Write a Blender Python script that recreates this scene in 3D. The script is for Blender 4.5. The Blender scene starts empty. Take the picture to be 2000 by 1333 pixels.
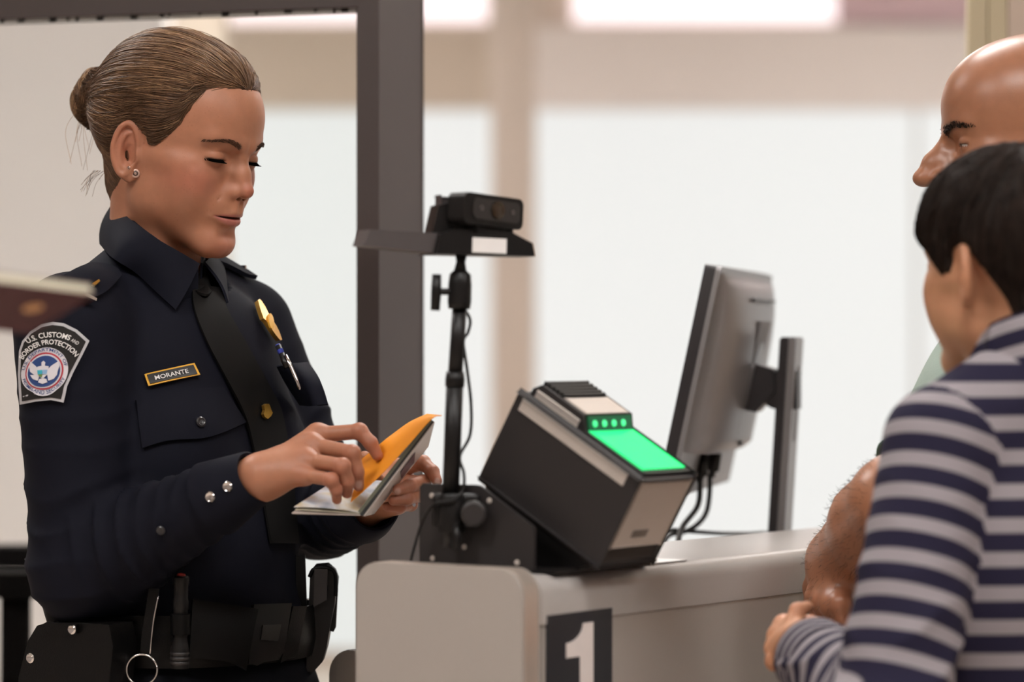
import bpy, bmesh, math, random
import numpy as np
from mathutils import Vector, Matrix

random.seed(7)
RNG = np.random.default_rng(7)
C = bpy.context.scene.collection
SC = bpy.context.scene

# ------------------------------------------------------------------ camera, world, light, exposure
F = 6100.0            # focal length in pixels of a 2000x1333 frame
ZC = 1.33             # camera height
cam_d = bpy.data.cameras.new('camera'); cam = bpy.data.objects.new('camera', cam_d); C.objects.link(cam)
cam.location = (0, 0, ZC); cam.rotation_euler = (math.pi/2, 0, 0)
cam_d.sensor_width = 36.0; cam_d.lens = 36.0*F/2000.0
cam_d.clip_start = 0.05; cam_d.clip_end = 200
cam_d.dof.use_dof = True; cam_d.dof.focus_distance = 3.42; cam_d.dof.aperture_fstop = 2.8
SC.camera = cam
wd = bpy.data.worlds.new('world'); SC.world = wd; wd.use_nodes = True
wd.node_tree.nodes['Background'].inputs[0].default_value = (1.0, 0.97, 0.95, 1)
wd.node_tree.nodes['Background'].inputs[1].default_value = 0.0   # closed hall: lamps and glazing only
SC.view_settings.view_transform = 'Standard'; SC.view_settings.look = 'None'
SC.view_settings.gamma = 1.0; SC.view_settings.exposure = 0.0
SC.view_settings.use_curve_mapping = False
PANEL_STRENGTH = 23.0
GLASS_STRENGTH = 0.80

def P(px, py, Y):
    return np.array([(px-1000.0)/F*Y, Y, ZC-(py-666.5)/F*Y])
def lin(c):
    return tuple(((v/255.0)/12.92 if v/255.0 <= 0.04045 else ((v/255.0+0.055)/1.055)**2.4) for v in c)

# ------------------------------------------------------------------ materials
MATS = {}
def mat(name, col, rough=0.5, metal=0.0, spec=0.5, noise=0.06, nscale=60.0, bump=0.0, bscale=400.0, emit=None, estr=0.0, coat=0.0, sheen=0.0, stretch=None):
    if name in MATS: return MATS[name]
    m = bpy.data.materials.new(name); m.use_nodes = True
    nt = m.node_tree; b = nt.nodes['Principled BSDF']
    c = lin(col)
    b.inputs['Roughness'].default_value = rough; b.inputs['Metallic'].default_value = metal
    b.inputs['Specular IOR Level'].default_value = spec
    b.inputs['Coat Weight'].default_value = coat
    b.inputs['Sheen Weight'].default_value = sheen
    tc = nt.nodes.new('ShaderNodeTexCoord'); src = tc.outputs['Object']
    if stretch:
        mp = nt.nodes.new('ShaderNodeMapping'); mp.inputs['Scale'].default_value = stretch
        nt.links.new(src, mp.inputs[0]); src = mp.outputs[0]
    nz = nt.nodes.new('ShaderNodeTexNoise'); nz.inputs['Scale'].default_value = nscale; nz.inputs['Detail'].default_value = 3
    nt.links.new(src, nz.inputs['Vector'])
    mx = nt.nodes.new('ShaderNodeMix'); mx.data_type = 'RGBA'
    lo = tuple(max(0, v*(1-noise)) for v in c); hi = tuple(min(1, v*(1+noise)) for v in c)
    mx.inputs[6].default_value = (*lo, 1); mx.inputs[7].default_value = (*hi, 1)
    nt.links.new(nz.outputs['Fac'], mx.inputs[0]); nt.links.new(mx.outputs[2], b.inputs['Base Color'])
    if bump > 0:
        n2 = nt.nodes.new('ShaderNodeTexNoise'); n2.inputs['Scale'].default_value = bscale; n2.inputs['Detail'].default_value = 2
        nt.links.new(src, n2.inputs['Vector'])
        bp = nt.nodes.new('ShaderNodeBump'); bp.inputs['Strength'].default_value = bump; bp.inputs['Distance'].default_value = 0.002
        nt.links.new(n2.outputs['Fac'], bp.inputs['Height']); nt.links.new(bp.outputs[0], b.inputs['Normal'])
    if emit is not None:
        b.inputs['Emission Color'].default_value = (*lin(emit), 1); b.inputs['Emission Strength'].default_value = estr
    MATS[name] = m
    return m

def attr_mat(name, rough=0.5, attr='Col', spec=0.5, sss=0.0, freckle=0.0, bump=0.0, bscale=600.0, sheen=0.0, mottled=0.05):
    """material whose colour is the mesh's own colour attribute, broken up by noise"""
    if name in MATS: return MATS[name]
    m = bpy.data.materials.new(name); m.use_nodes = True
    nt = m.node_tree; b = nt.nodes['Principled BSDF']
    b.inputs['Roughness'].default_value = rough; b.inputs['Specular IOR Level'].default_value = spec
    b.inputs['Sheen Weight'].default_value = sheen
    at = nt.nodes.new('ShaderNodeAttribute'); at.attribute_name = attr
    tc = nt.nodes.new('ShaderNodeTexCoord')
    nz = nt.nodes.new('ShaderNodeTexNoise'); nz.inputs['Scale'].default_value = 90; nz.inputs['Detail'].default_value = 5
    nt.links.new(tc.outputs['Object'], nz.inputs['Vector'])
    mr = nt.nodes.new('ShaderNodeMapRange'); mr.inputs[1].default_value = 0.3; mr.inputs[2].default_value = 0.7
    mr.inputs[3].default_value = 1-mottled; mr.inputs[4].default_value = 1+mottled
    nt.links.new(nz.outputs['Fac'], mr.inputs[0])
    mu = nt.nodes.new('ShaderNodeVectorMath'); mu.operation = 'SCALE'
    nt.links.new(at.outputs['Color'], mu.inputs[0]); nt.links.new(mr.outputs[0], mu.inputs[3])
    out = mu.outputs[0]
    if freckle > 0:
        vo = nt.nodes.new('ShaderNodeTexVoronoi'); vo.inputs['Scale'].default_value = 230
        nt.links.new(tc.outputs['Object'], vo.inputs['Vector'])
        r2 = nt.nodes.new('ShaderNodeMapRange'); r2.inputs[1].default_value = 0.05; r2.inputs[2].default_value = 0.30
        r2.inputs[3].default_value = 1.0; r2.inputs[4].default_value = 0.0
        nt.links.new(vo.outputs['Distance'], r2.inputs[0])
        n3 = nt.nodes.new('ShaderNodeTexNoise'); n3.inputs['Scale'].default_value = 45
        nt.links.new(tc.outputs['Object'], n3.inputs['Vector'])
        r3 = nt.nodes.new('ShaderNodeMapRange'); r3.inputs[1].default_value = 0.5; r3.inputs[2].default_value = 0.65
        nt.links.new(n3.outputs['Fac'], r3.inputs[0])
        mm = nt.nodes.new('ShaderNodeMath'); mm.operation = 'MULTIPLY'
        nt.links.new(r2.outputs[0], mm.inputs[0]); nt.links.new(r3.outputs[0], mm.inputs[1])
        m4 = nt.nodes.new('ShaderNodeMath'); m4.operation = 'MULTIPLY'; m4.inputs[1].default_value = freckle
        nt.links.new(mm.outputs[0], m4.inputs[0])
        mx = nt.nodes.new('ShaderNodeMix'); mx.data_type = 'RGBA'; mx.inputs[7].default_value = (0.16, 0.055, 0.03, 1)
        nt.links.new(m4.outputs[0], mx.inputs[0]); nt.links.new(out, mx.inputs[6]); out = mx.outputs[2]
    nt.links.new(out, b.inputs['Base Color'])
    if sss > 0:
        b.inputs['Subsurface Weight'].default_value = sss
        b.inputs['Subsurface Radius'].default_value = (1.0, 0.35, 0.2)
        b.inputs['Subsurface Scale'].default_value = 0.004
    if bump > 0:
        n2 = nt.nodes.new('ShaderNodeTexNoise'); n2.inputs['Scale'].default_value = bscale; n2.inputs['Detail'].default_value = 2
        nt.links.new(tc.outputs['Object'], n2.inputs['Vector'])
        bp = nt.nodes.new('ShaderNodeBump'); bp.inputs['Strength'].default_value = bump; bp.inputs['Distance'].default_value = 0.001
        nt.links.new(n2.outputs['Fac'], bp.inputs['Height']); nt.links.new(bp.outputs[0], b.inputs['Normal'])
    MATS[name] = m
    return m

# ------------------------------------------------------------------ objects
def tag(o, label=None, cat=None, group=None, kind=None):
    if label: o['label'] = label
    if cat: o['category'] = cat
    if group: o['group'] = group
    if kind: o['kind'] = kind
    return o
def empty(name, loc=(0, 0, 0), label=None, cat=None, group=None):
    o = bpy.data.objects.new(name, None); C.objects.link(o); o.location = tuple(float(v) for v in loc)
    o.empty_display_size = 0.05
    return tag(o, label, cat, group)
def link(name, me, material=None, parent=None):
    o = bpy.data.objects.new(name, me); C.objects.link(o)
    if material is not None and not me.materials: me.materials.append(material)
    if parent is not None:
        o.parent = parent
        o.matrix_parent_inverse = world_of(parent).inverted()
    return o
def world_of(o):
    m = Matrix.LocRotScale(o.location, o.rotation_euler, o.scale)
    if o.parent is not None: m = world_of(o.parent) @ o.matrix_parent_inverse @ m
    return m
def mesh_np(name, v, faces, smooth=True):
    """faces: (N,3) or (N,4) array, or a list of arrays / lists"""
    me = bpy.data.meshes.new(name)
    v = np.asarray(v, dtype=np.float32)
    if isinstance(faces, np.ndarray):
        fl = [faces]
    else:
        fl = [np.asarray(f).reshape(1, -1) if np.ndim(f) == 1 else np.asarray(f) for f in faces]
    loops = np.concatenate([f.reshape(-1) for f in fl]).astype(np.int32)
    tot = np.concatenate([np.full(len(f), f.shape[1]) for f in fl]).astype(np.int32)
    start = np.concatenate([[0], np.cumsum(tot)[:-1]]).astype(np.int32)
    me.vertices.add(len(v)); me.vertices.foreach_set('co', v.reshape(-1))
    me.loops.add(len(loops)); me.loops.foreach_set('vertex_index', loops)
    me.polygons.add(len(tot)); me.polygons.foreach_set('loop_start', start); me.polygons.foreach_set('loop_total', tot)
    if smooth: me.polygons.foreach_set('use_smooth', np.ones(len(tot), dtype=bool))
    me.update(calc_edges=True); me.validate()
    return me
def set_col(me, col, name='Col'):
    a = me.attributes.new(name, 'FLOAT_COLOR', 'POINT')
    c = np.ones((len(me.vertices), 4), dtype=np.float32); c[:, :3] = col
    a.data.foreach_set('color', c.reshape(-1))
def set_float(me, val, name):
    a = me.attributes.new(name, 'FLOAT', 'POINT')
    a.data.foreach_set('value', np.asarray(val, dtype=np.float32))
def bm_link(name, bm, material, parent=None, smooth=True, angle=35):
    bmesh.ops.recalc_face_normals(bm, faces=bm.faces)
    me = bpy.data.meshes.new(name); bm.to_mesh(me); bm.free()
    if smooth:
        me.polygons.foreach_set('use_smooth', [True]*len(me.polygons))
        try: me.set_sharp_from_angle(angle=math.radians(angle))
        except Exception: pass
    return link(name, me, material, parent)
# frame = (origin, ex, ey, ez) in world space
class Fr:
    def __init__(s, o, x, y, z):
        s.o = np.array(o, float); s.M = np.array([x, y, z], float)
    def __call__(s, a, b=None, c=None):
        if b is None: a, b, c = a
        return s.o + a*s.M[0] + b*s.M[1] + c*s.M[2]
    def pts(s, q): return s.o + np.asarray(q) @ s.M
    def loc(s, p): return (np.asarray(p)-s.o) @ s.M.T
WORLD = Fr((0, 0, 0), (1, 0, 0), (0, 1, 0), (0, 0, 1))
def b_box(bm, fr, lo, hi, bev=0.0, seg=2):
    r = bmesh.ops.create_cube(bm, size=1.0); vs = r['verts']
    for v in vs:
        q = [lo[i] if v.co[i] < 0 else hi[i] for i in range(3)]
        v.co = Vector(fr(q))
    if bev > 0:
        es = list({e for v in vs for e in v.link_edges})
        bmesh.ops.bevel(bm, geom=es, offset=bev, segments=seg, profile=0.5, affect='EDGES')
def box(name, fr, lo, hi, m, parent=None, bev=0.0, seg=2):
    bm = bmesh.new(); b_box(bm, fr, lo, hi, bev, seg)
    return bm_link(name, bm, m, parent)
def prism(name, fr, prof, a0, a1, m, parent=None, axis=0, bev=0.0, seg=2, smooth=True, angle=35):
    """profile polygon (2D) extruded along a frame axis"""
    bm = bmesh.new(); rings = []
    oth = [i for i in range(3) if i != axis]
    for a in (a0, a1):
        ring = []
        for p in prof:
            q = [0, 0, 0]; q[axis] = a; q[oth[0]] = p[0]; q[oth[1]] = p[1]
            ring.append(bm.verts.new(Vector(fr(q))))
        rings.append(ring)
    n = len(prof)
    for i in range(n): bm.faces.new((rings[0][i], rings[0][(i+1) % n], rings[1][(i+1) % n], rings[1][i]))
    f0 = bm.faces.new(rings[0][::-1]); f1 = bm.faces.new(rings[1])
    if bev > 0:
        es = [e for e in bm.edges if len(e.link_faces) == 2 and e.calc_face_angle(0) > 0.5]
        bmesh.ops.bevel(bm, geom=es, offset=bev, segments=seg, profile=0.5, affect='EDGES')
    return bm_link(name, bm, m, parent, smooth, angle)
def rrect(x0, y0, x1, y1, r, n=6, corners=(1, 1, 1, 1)):
    out = []
    for k, (cx, cy, a) in enumerate(((x1-r, y1-r, 0), (x0+r, y1-r, 90), (x0+r, y0+r, 180), (x1-r, y0+r, 270))):
        if corners[k]:
            for i in range(n+1):
                t = math.radians(a+90*i/n); out.append((cx+r*math.cos(t), cy+r*math.sin(t)))
        else:
            out.append(((x1, x0, x0, x1)[k], (y1, y1, y0, y0)[k]))
    return out
def catmull(pts, n):
    pts = np.asarray(pts, float)
    q = np.vstack([2*pts[0]-pts[1], pts, 2*pts[-1]-pts[-2]])
    m = len(pts)-1; t = np.linspace(0, m, n); i = np.minimum(t.astype(int), m-1); u = (t-i)[:, None]
    p0, p1, p2, p3 = q[i], q[i+1], q[i+2], q[i+3]
    return 0.5*((2*p1)+(p2-p0)*u+(2*p0-5*p1+4*p2-p3)*u**2+(3*p1-p0-3*p2+p3)*u**3)
def tube_arr(pts, rad, sides=10, caps=True):
    pts = np.asarray(pts, float); n = len(pts); rad = np.broadcast_to(np.asarray(rad, float), (n,))
    T = np.gradient(pts, axis=0); T /= np.linalg.norm(T, axis=1)[:, None]+1e-12
    up = np.array([0, 0, 1.0]) if abs(T[0, 2]) < 0.9 else np.array([1.0, 0, 0])
    N = np.zeros_like(pts); v = np.cross(T[0], up); v /= np.linalg.norm(v); N[0] = v
    for i in range(1, n):
        v = N[i-1]-T[i]*(N[i-1] @ T[i]); N[i] = v/(np.linalg.norm(v)+1e-12)
    B = np.cross(T, N); a = np.linspace(0, 2*math.pi, sides, endpoint=False)
    V = pts[:, None, :]+rad[:, None, None]*(np.cos(a)[None, :, None]*N[:, None, :]+np.sin(a)[None, :, None]*B[:, None, :])
    V = V.reshape(-1, 3); i = np.arange(n-1)[:, None]*sides; j = np.arange(sides)[None, :]; k = (j+1) % sides
    q = np.stack([i+j, i+k, i+sides+k, i+sides+j], -1).reshape(-1, 4)
    fl = [q]
    if caps: fl += [list(range(sides))[::-1], list(range((n-1)*sides, n*sides))]
    return V, fl
def tube(name, pts, rad, m, parent=None, sides=10, n=None):
    if n: pts = catmull(pts, n)
    V, fl = tube_arr(pts, rad, sides)
    return link(name, mesh_np(name, V, fl), m, parent)
def lathe(name, fr, prof, m, parent=None, n=28, axis=2, angle=35):
    """profile [(r,h)...] spun round a frame axis"""
    bm = bmesh.new(); oth = [i for i in range(3) if i != axis]; rings = []
    for r, h in prof:
        ring = []
        for i in range(n):
            t = 2*math.pi*i/n; q = [0, 0, 0]; q[axis] = h; q[oth[0]] = r*math.cos(t); q[oth[1]] = r*math.sin(t)
            ring.append(bm.verts.new(Vector(fr(q))))
        rings.append(ring)
    for a, b in zip(rings[:-1], rings[1:]):
        for i in range(n): bm.faces.new((a[i], a[(i+1) % n], b[(i+1) % n], b[i]))
    bm.faces.new(rings[0][::-1]); bm.faces.new(rings[-1])
    return bm_link(name, bm, m, parent, True, angle)
def sheet_arr(G, th):
    """G: (n,m,3) grid -> closed thin slab of thickness th along the grid normal"""
    G = np.asarray(G, float); n, m = G.shape[:2]
    du = np.gradient(G, axis=0); dv = np.gradient(G, axis=1); N = np.cross(du, dv); N /= np.linalg.norm(N, axis=2)[..., None]+1e-12
    V = np.concatenate([(G+N*th/2).reshape(-1, 3), (G-N*th/2).reshape(-1, 3)])
    idx = np.arange(n*m).reshape(n, m); o = n*m
    a, b, c, d = idx[:-1, :-1].ravel(), idx[1:, :-1].ravel(), idx[1:, 1:].ravel(), idx[:-1, 1:].ravel()
    top = np.stack([a, b, c, d], 1); bot = np.stack([a, d, c, b], 1)+o
    ring = np.concatenate([idx[:, 0], idx[-1, 1:], idx[-2::-1, -1], idx[0, -2:0:-1]])
    nx = np.roll(ring, -1); side = np.stack([ring, ring+o, nx+o, nx], 1)
    return V, np.concatenate([top, bot, side[:, ::-1]])
def sheet(name, G, th, m, parent=None):
    V, f = sheet_arr(G, th)
    me = mesh_np(name, V, f)
    try: me.set_sharp_from_angle(angle=math.radians(50))
    except Exception: pass
    return link(name, me, m, parent)
def strands(polys, rad, sides=3):
    """polys (S,n,3), rad (n,) or (S,n) -> V, faces"""
    polys = np.asarray(polys, float); S, n, _ = polys.shape
    rad = np.broadcast_to(rad, (S, n))
    T = np.gradient(polys, axis=1); T /= np.linalg.norm(T, axis=2)[..., None]+1e-12
    ref = np.array([0.3, 0.5, 0.81]); N = np.cross(T, ref); N /= np.linalg.norm(N, axis=2)[..., None]+1e-12
    B = np.cross(T, N); a = np.linspace(0, 2*math.pi, sides, endpoint=False)
    V = polys[:, :, None, :]+rad[:, :, None, None]*(np.cos(a)[None, None, :, None]*N[:, :, None, :]+np.sin(a)[None, None, :, None]*B[:, :, None, :])
    idx = np.arange(S*n*sides).reshape(S, n, sides); nx = np.roll(idx, -1, 2)
    q = np.stack([idx[:, :-1], nx[:, :-1], nx[:, 1:], idx[:, 1:]], -1).reshape(-1, 4)
    return V.reshape(-1, 3), q
def text_flat(s, size=1.0, bold=0.0, shear=0.0, spacing=1.0):
    """text as flat triangles: (V2, tris) centred on the origin; height of capitals about 0.7*size"""
    cu = bpy.data.curves.new('text', 'FONT'); cu.body = s; cu.size = size; cu.align_x = 'CENTER'; cu.offset = bold
    cu.shear = shear; cu.space_character = spacing; cu.resolution_u = 3
    ob = bpy.data.objects.new('text', cu); C.objects.link(ob)
    dg = bpy.context.evaluated_depsgraph_get(); me = ob.evaluated_get(dg).to_mesh()
    me.calc_loop_triangles()
    V = np.array([v.co[:2] for v in me.vertices]); T = np.array([t.vertices[:] for t in me.loop_triangles])
    ob.evaluated_get(dg).to_mesh_clear(); bpy.data.objects.remove(ob); bpy.data.curves.remove(cu)
    return V, T

# ------------------------------------------------------------------ signed distance modelling
def nrm(v): return np.sqrt((v*v).sum(-1))
def smin(a, b, k):
    h = np.clip(0.5+0.5*(b-a)/k, 0, 1); return b+(a-b)*h-k*h*(1-h)
def smax(a, b, k): return -smin(-a, -b, k)
def ell(p, c, r, R=None):
    q = p-np.asarray(c, float)
    if R is not None: q = q @ R
    r = np.asarray(r, float); k0 = nrm(q/r); k1 = nrm(q/(r*r))
    return k0*(k0-1)/np.maximum(k1, 1e-9)
def cone(p, a, b, r1, r2):
    a = np.asarray(a, float); b = np.asarray(b, float); ab = b-a
    t = np.clip(((p-a) @ ab)/(ab @ ab), 0, 1)
    return nrm(p-a-t[:, None]*ab)-(r1+(r2-r1)*t)
def chain(p, pts, rads, k=0.004):
    d = None
    for i in range(len(pts)-1):
        e = cone(p, pts[i], pts[i+1], rads[i], rads[i+1]); d = e if d is None else smin(d, e, k)
    return d
def vnoise(p, scale, seed=0):
    """smooth value noise in about -1..1"""
    q = p*scale+seed*17.31; i = np.floor(q).astype(np.int64); f = q-i; f = f*f*(3-2*f)
    def h(a):
        n = (a[..., 0]*374761393+a[..., 1]*668265263+a[..., 2]*2147483647+seed*9781) & 0xffffffff
        n = ((n ^ (n >> 13))*1274126177) & 0xffffffff
        return ((n ^ (n >> 16)) & 0xffff)/32767.5-1
    r = 0
    for dx in (0, 1):
        for dy in (0, 1):
            for dz in (0, 1):
                w = (f[:, 0] if dx else 1-f[:, 0])*(f[:, 1] if dy else 1-f[:, 1])*(f[:, 2] if dz else 1-f[:, 2])
                r = r+w*h(i+np.array([dx, dy, dz]))
    return r
def grad(f, p, e=5e-4):
    g = np.stack([f(p+np.eye(3)[i]*e)-f(p-np.eye(3)[i]*e) for i in range(3)], 1)
    return g/(nrm(g)[:, None]+1e-12)
def chunked(f, p, n=400000):
    if len(p) <= n: return f(p)
    return np.concatenate([f(p[i:i+n]) for i in range(0, len(p), n)])
def surface(f, lo, hi, h, newton=1, B=8, slack=1.7):
    """sparse surface nets of f=0"""
    lo = np.asarray(lo, float); hi = np.asarray(hi, float)
    nb = np.ceil((hi-lo)/(h*B)).astype(int)
    bi = np.stack(np.meshgrid(*[np.arange(n) for n in nb], indexing='ij'), -1).reshape(-1, 3)
    d = chunked(f, lo+(bi+0.5)*h*B)
    bi = bi[np.abs(d) < h*B*0.87*slack]
    c = np.stack(np.meshgrid(*[np.arange(B+1)]*3, indexing='ij'), -1).reshape(-1, 3)
    gi = (bi[:, None, :]*B+c[None])
    val = chunked(f, (lo+gi.reshape(-1, 3)*h)).reshape(len(bi), B+1, B+1, B+1)
    dims = nb*B+2
    def key(ijk): return (ijk[..., 0]*dims[1]+ijk[..., 1])*dims[2]+ijk[..., 2]
    corners = np.array([[x, y, z] for x in (0, 1) for y in (0, 1) for z in (0, 1)])
    cv = np.stack([val[:, a:B+a, b:B+b, g:B+g] for a, b, g in corners], -1)    # (nb,B,B,B,8)
    neg = cv < 0; act = neg.any(-1) & ~neg.all(-1)
    bsel, x, y, z = np.nonzero(act)
    cell = bi[bsel]*B+np.stack([x, y, z], 1); w = cv[bsel, x, y, z]
    acc = np.zeros((len(cell), 3)); cnt = np.zeros(len(cell))
    for a in range(8):
        for b in range(a+1, 8):
            if np.abs(corners[a]-corners[b]).sum() != 1: continue
            m = (w[:, a] < 0) != (w[:, b] < 0)
            t = w[m, a]/(w[m, a]-w[m, b])
            acc[m] += corners[a]+t[:, None]*(corners[b]-corners[a]); cnt[m] += 1
    V = lo+(cell+acc/cnt[:, None])*h
    k = key(cell); order = np.argsort(k); ks = k[order]
    quads = []
    for ax in range(3):
        o1, o2 = [(1, 2), (2, 0), (0, 1)][ax]
        s = [slice(0, B)]*3; e = list(s); e[ax] = slice(1, B+1)
        v0 = val[:, s[0], s[1], s[2]]; v1 = val[:, e[0], e[1], e[2]]
        m = (v0 < 0) != (v1 < 0)
        bs, x, y, z = np.nonzero(m); g = bi[bs]*B+np.stack([x, y, z], 1); flip = v0[bs, x, y, z] < 0
        ok = np.ones(len(g), bool); ids = []
        for d1, d2 in ((1, 1), (0, 1), (0, 0), (1, 0)):
            cc = g.copy(); cc[:, o1] -= d1; cc[:, o2] -= d2
            kk = key(cc); pos = np.clip(np.searchsorted(ks, kk), 0, len(ks)-1)
            ok &= (ks[pos] == kk) & (cc.min(1) >= 0); ids.append(order[pos])
        q = np.stack(ids, 1)[ok]; fl = flip[ok]
        q[~fl] = q[~fl][:, ::-1]
        quads.append(q)
    for _ in range(newton):
        V = V-np.clip(chunked(f, V), -h, h)[:, None]*grad(f, V, h*0.5)*0.9
    return V, np.concatenate(quads)
def onto(f, pts, direction, back=0.25, steps=40, offset=0.0):
    """slide points along a direction until they meet the surface f=offset"""
    d = np.asarray(direction, float); d = d/np.linalg.norm(d) if d.ndim == 1 else d/np.linalg.norm(d, axis=1)[:, None]
    p = np.asarray(pts, float)-d*back
    for _ in range(steps):
        p = p+d*(np.clip(f(p)-offset, -0.02, 0.05)[:, None]*0.9)
    return p
def join_islands(parts):
    V = []; Fs = []; n = 0; cols = []
    for v, f, c in parts:
        V.append(v); cols.append(c)
        Fs += [f+n] if isinstance(f, np.ndarray) else [np.asarray(x).reshape(1, -1)+n if np.ndim(x) == 1 else np.asarray(x)+n for x in f]
        n += len(v)
    return np.concatenate(V), Fs, np.concatenate(cols)

# ------------------------------------------------------------------ the hall
m_floor = mat('floor_tile', (205, 190, 176), 0.35, nscale=3, noise=0.05)
m_ceil = mat('ceiling_white', (225, 220, 214), 0.9)
m_cream = mat('cream_wall', (229, 224, 222), 0.75, nscale=2, noise=0.03)
m_beige = mat('beige_header', (200, 187, 172), 0.7, nscale=2, noise=0.05)
m_header = mat('pale_header', (224, 217, 213), 0.7, nscale=2, noise=0.04)
m_taupe = mat('taupe_column', (186, 173, 162), 0.6, nscale=2, noise=0.04)
def struct(o): o['kind'] = 'structure'; return o
struct(box('floor', WORLD, (-6, -3, -0.1), (6, 13.2, 0), m_floor))
struct(box('ceiling', WORLD, (-6, -3, 3.2), (6, 13.2, 3.3), m_ceil))
struct(box('wall_near', WORLD, (-6.1, -3.1, 0), (6.1, -3, 3.3), m_cream))
struct(box('wall_far_left', WORLD, (-6.1, -3, 0), (-6, 13.2, 3.3), m_cream))
struct(box('wall_far_right', WORLD, (6, -3, 0), (6.1, 13.2, 3.3), m_cream))
YB = 12.8
wb = struct(box('wall_back', WORLD, (-6, YB+0.12, 0), (6, YB+0.3, 3.2), m_beige))
# header above the frosted glazing: warm stretch behind the officer, paler stretch to the right
struct(box('trim_1', WORLD, (-6, YB-0.02, 2.28), (-0.05, YB+0.12, 2.62), m_beige))
struct(box('trim_2', WORLD, (-0.05, YB-0.02, 2.28), (6, YB+0.12, 2.62), m_header))
m_frost = mat('frosted_glass', (120, 124, 124), 0.55, emit=(240, 241, 240), estr=GLASS_STRENGTH, noise=0.01, nscale=1.5)
m_clere = mat('clerestory_glass', (230, 222, 226), 0.5, emit=(255, 240, 244), estr=1.0, noise=0.02)
m_clere2 = mat('rose_panel', (206, 178, 184), 0.5, noise=0.05)
m_mull = mat('pale_mullion', (205, 208, 208), 0.4, metal=0.2)
k = 1
for x0, x1 in ((-6, -3.2), (-3.2, -1.9), (-1.9, -0.03), (-0.03, 1.66), (1.66, 3.2), (3.2, 6)):
    off_ = '_offscreen' if x1 < -1.5 or x0 > 3 else ''
    w = struct(box('window_%d' % k+off_, WORLD, (x0+0.012, YB+0.03, 0.06), (x1-0.012, YB+0.05, 2.28), m_frost)); k += 1
    box('mullion', WORLD, (x1-0.012, YB+0.02, 0.0), (x1+0.012, YB+0.06, 2.28), m_mull, w)
for x0, x1, mm in ((-6, -0.1, m_clere), (0.25, 1.33, m_clere), (1.33, 1.95, m_clere2), (1.95, 6, m_clere)):
    struct(box('window_%d' % k+('_offscreen' if x0 > 1.9 else ''), WORLD, (x0, YB+0.02, 2.64), (x1, YB+0.05, 3.15), mm)); k += 1
struct(box('baseboard_back', WORLD, (-6, YB-0.0, 0), (6, YB+0.12, 0.06), m_taupe))
struct(box('trim_3', WORLD, (-0.075, 11.0, 0), (0.085, 11.2, 3.2), m_taupe, bev=0.02))
struct(box('trim_4', WORLD, (-0.98, 9.0, 0), (-0.83, 9.2, 3.2), m_beige, bev=0.01))
wl = struct(box('wall_left', WORLD, (-6, 7.2, 0), (-0.80, 7.35, 3.2), m_cream))
struct(box('baseboard_left', WORLD, (-6, 7.18, 0), (-0.80, 7.2, 0.1), m_taupe))
# panelled column behind the travellers
m_olive = mat('olive_beige_panel', (196, 181, 150), 0.5, nscale=4, noise=0.03)
m_gap = mat('dark_joint', (62, 54, 46), 0.8)
m_colr = mat('rose_beige_panel', (200, 180, 164), 0.55, nscale=4, noise=0.03)
cw = struct(box('wall_right', WORLD, (0.672, 4.36, 0), (3.0, 4.40, 3.2), m_gap))
for x0, x1, mm in ((0.6335, 0.6605, m_olive), (0.662, 0.688, m_olive), (0.6892, 0.95, m_colr), (0.952, 3.0, m_colr)):
    box('panel', WORLD, (x0, 4.34, 0), (x1, 4.362, 3.2), mm, cw, bev=0.0006, seg=1)
# ceiling light panels
m_frame = mat('white_metal_frame', (230, 230, 228), 0.5)
m_diff = mat('lit_diffuser', (255, 255, 255), 0.6, emit=(255, 252, 249), estr=PANEL_STRENGTH, noise=0.0)
for i, (x, y) in enumerate(((-1.6, 1.6), (0.2, 1.6), (2.0, 1.6), (-1.6, 4.6), (0.2, 4.6), (2.0, 4.6), (-1.6, 7.6), (0.2, 7.6), (2.0, 7.6), (2.0, 10.6), (-1.6, 10.6))):
    L = empty('ceiling_light_offscreen', (x, y, 3.16), 'flat white square light panel set in the white ceiling', 'light', 'ceiling light panels')
    fr = Fr((x, y, 3.13), (1, 0, 0), (0, 1, 0), (0, 0, 1))
    bm = bmesh.new()
    for lo, hi in (((-.42, -.42, 0), (.42, -.38, .07)), ((-.42, .38, 0), (.42, .42, .07)), ((-.42, -.38, 0), (-.38, .38, .07)), ((.38, -.38, 0), (.42, .38, .07))):
        b_box(bm, fr, lo, hi)
    bm_link('frame', bm, m_frame, L)
    box('diffuser_offscreen', fr, (-.38, -.38, .02), (.38, .38, .03), m_diff, L)

# ------------------------------------------------------------------ dark booth frame behind the officer
m_dark = m_dark2 = mat('dark_bronze_metal', (76, 67, 65), 0.48, metal=0.15, nscale=300, noise=0.06)
bf = empty('booth_frame', (-0.163, 3.8, 0), 'dark bronze metal post and overhead beam of the inspection booth', 'frame')
ca, sa = 0.957, 0.29
BF = Fr((-0.1632, 3.8, 0), (-ca, sa, 0), (sa, ca, 0), (0, 0, 1))   # x: along the beam to the left, y: away
post = box('post', BF, (0, 0, 0), (0.026, 0.172, 2.6), m_dark2, bf, bev=0.0015, seg=1)
box('beam', BF, (0.026, 0.0, 1.738), (2.2, 0.06, 1.90), m_dark, bf, bev=0.0015, seg=1)
box('post', BF, (2.2, 0, 0), (2.26, 0.172, 2.6), m_dark2, bf, bev=0.0015, seg=1)
mg = bpy.data.materials.new('clear_glass'); mg.use_nodes = True
nt = mg.node_tree; nt.nodes.clear()
go = nt.nodes.new('ShaderNodeOutputMaterial'); gt = nt.nodes.new('ShaderNodeBsdfTransparent'); gt.inputs[0].default_value = (0.965, 0.975, 0.97, 1)
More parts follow.
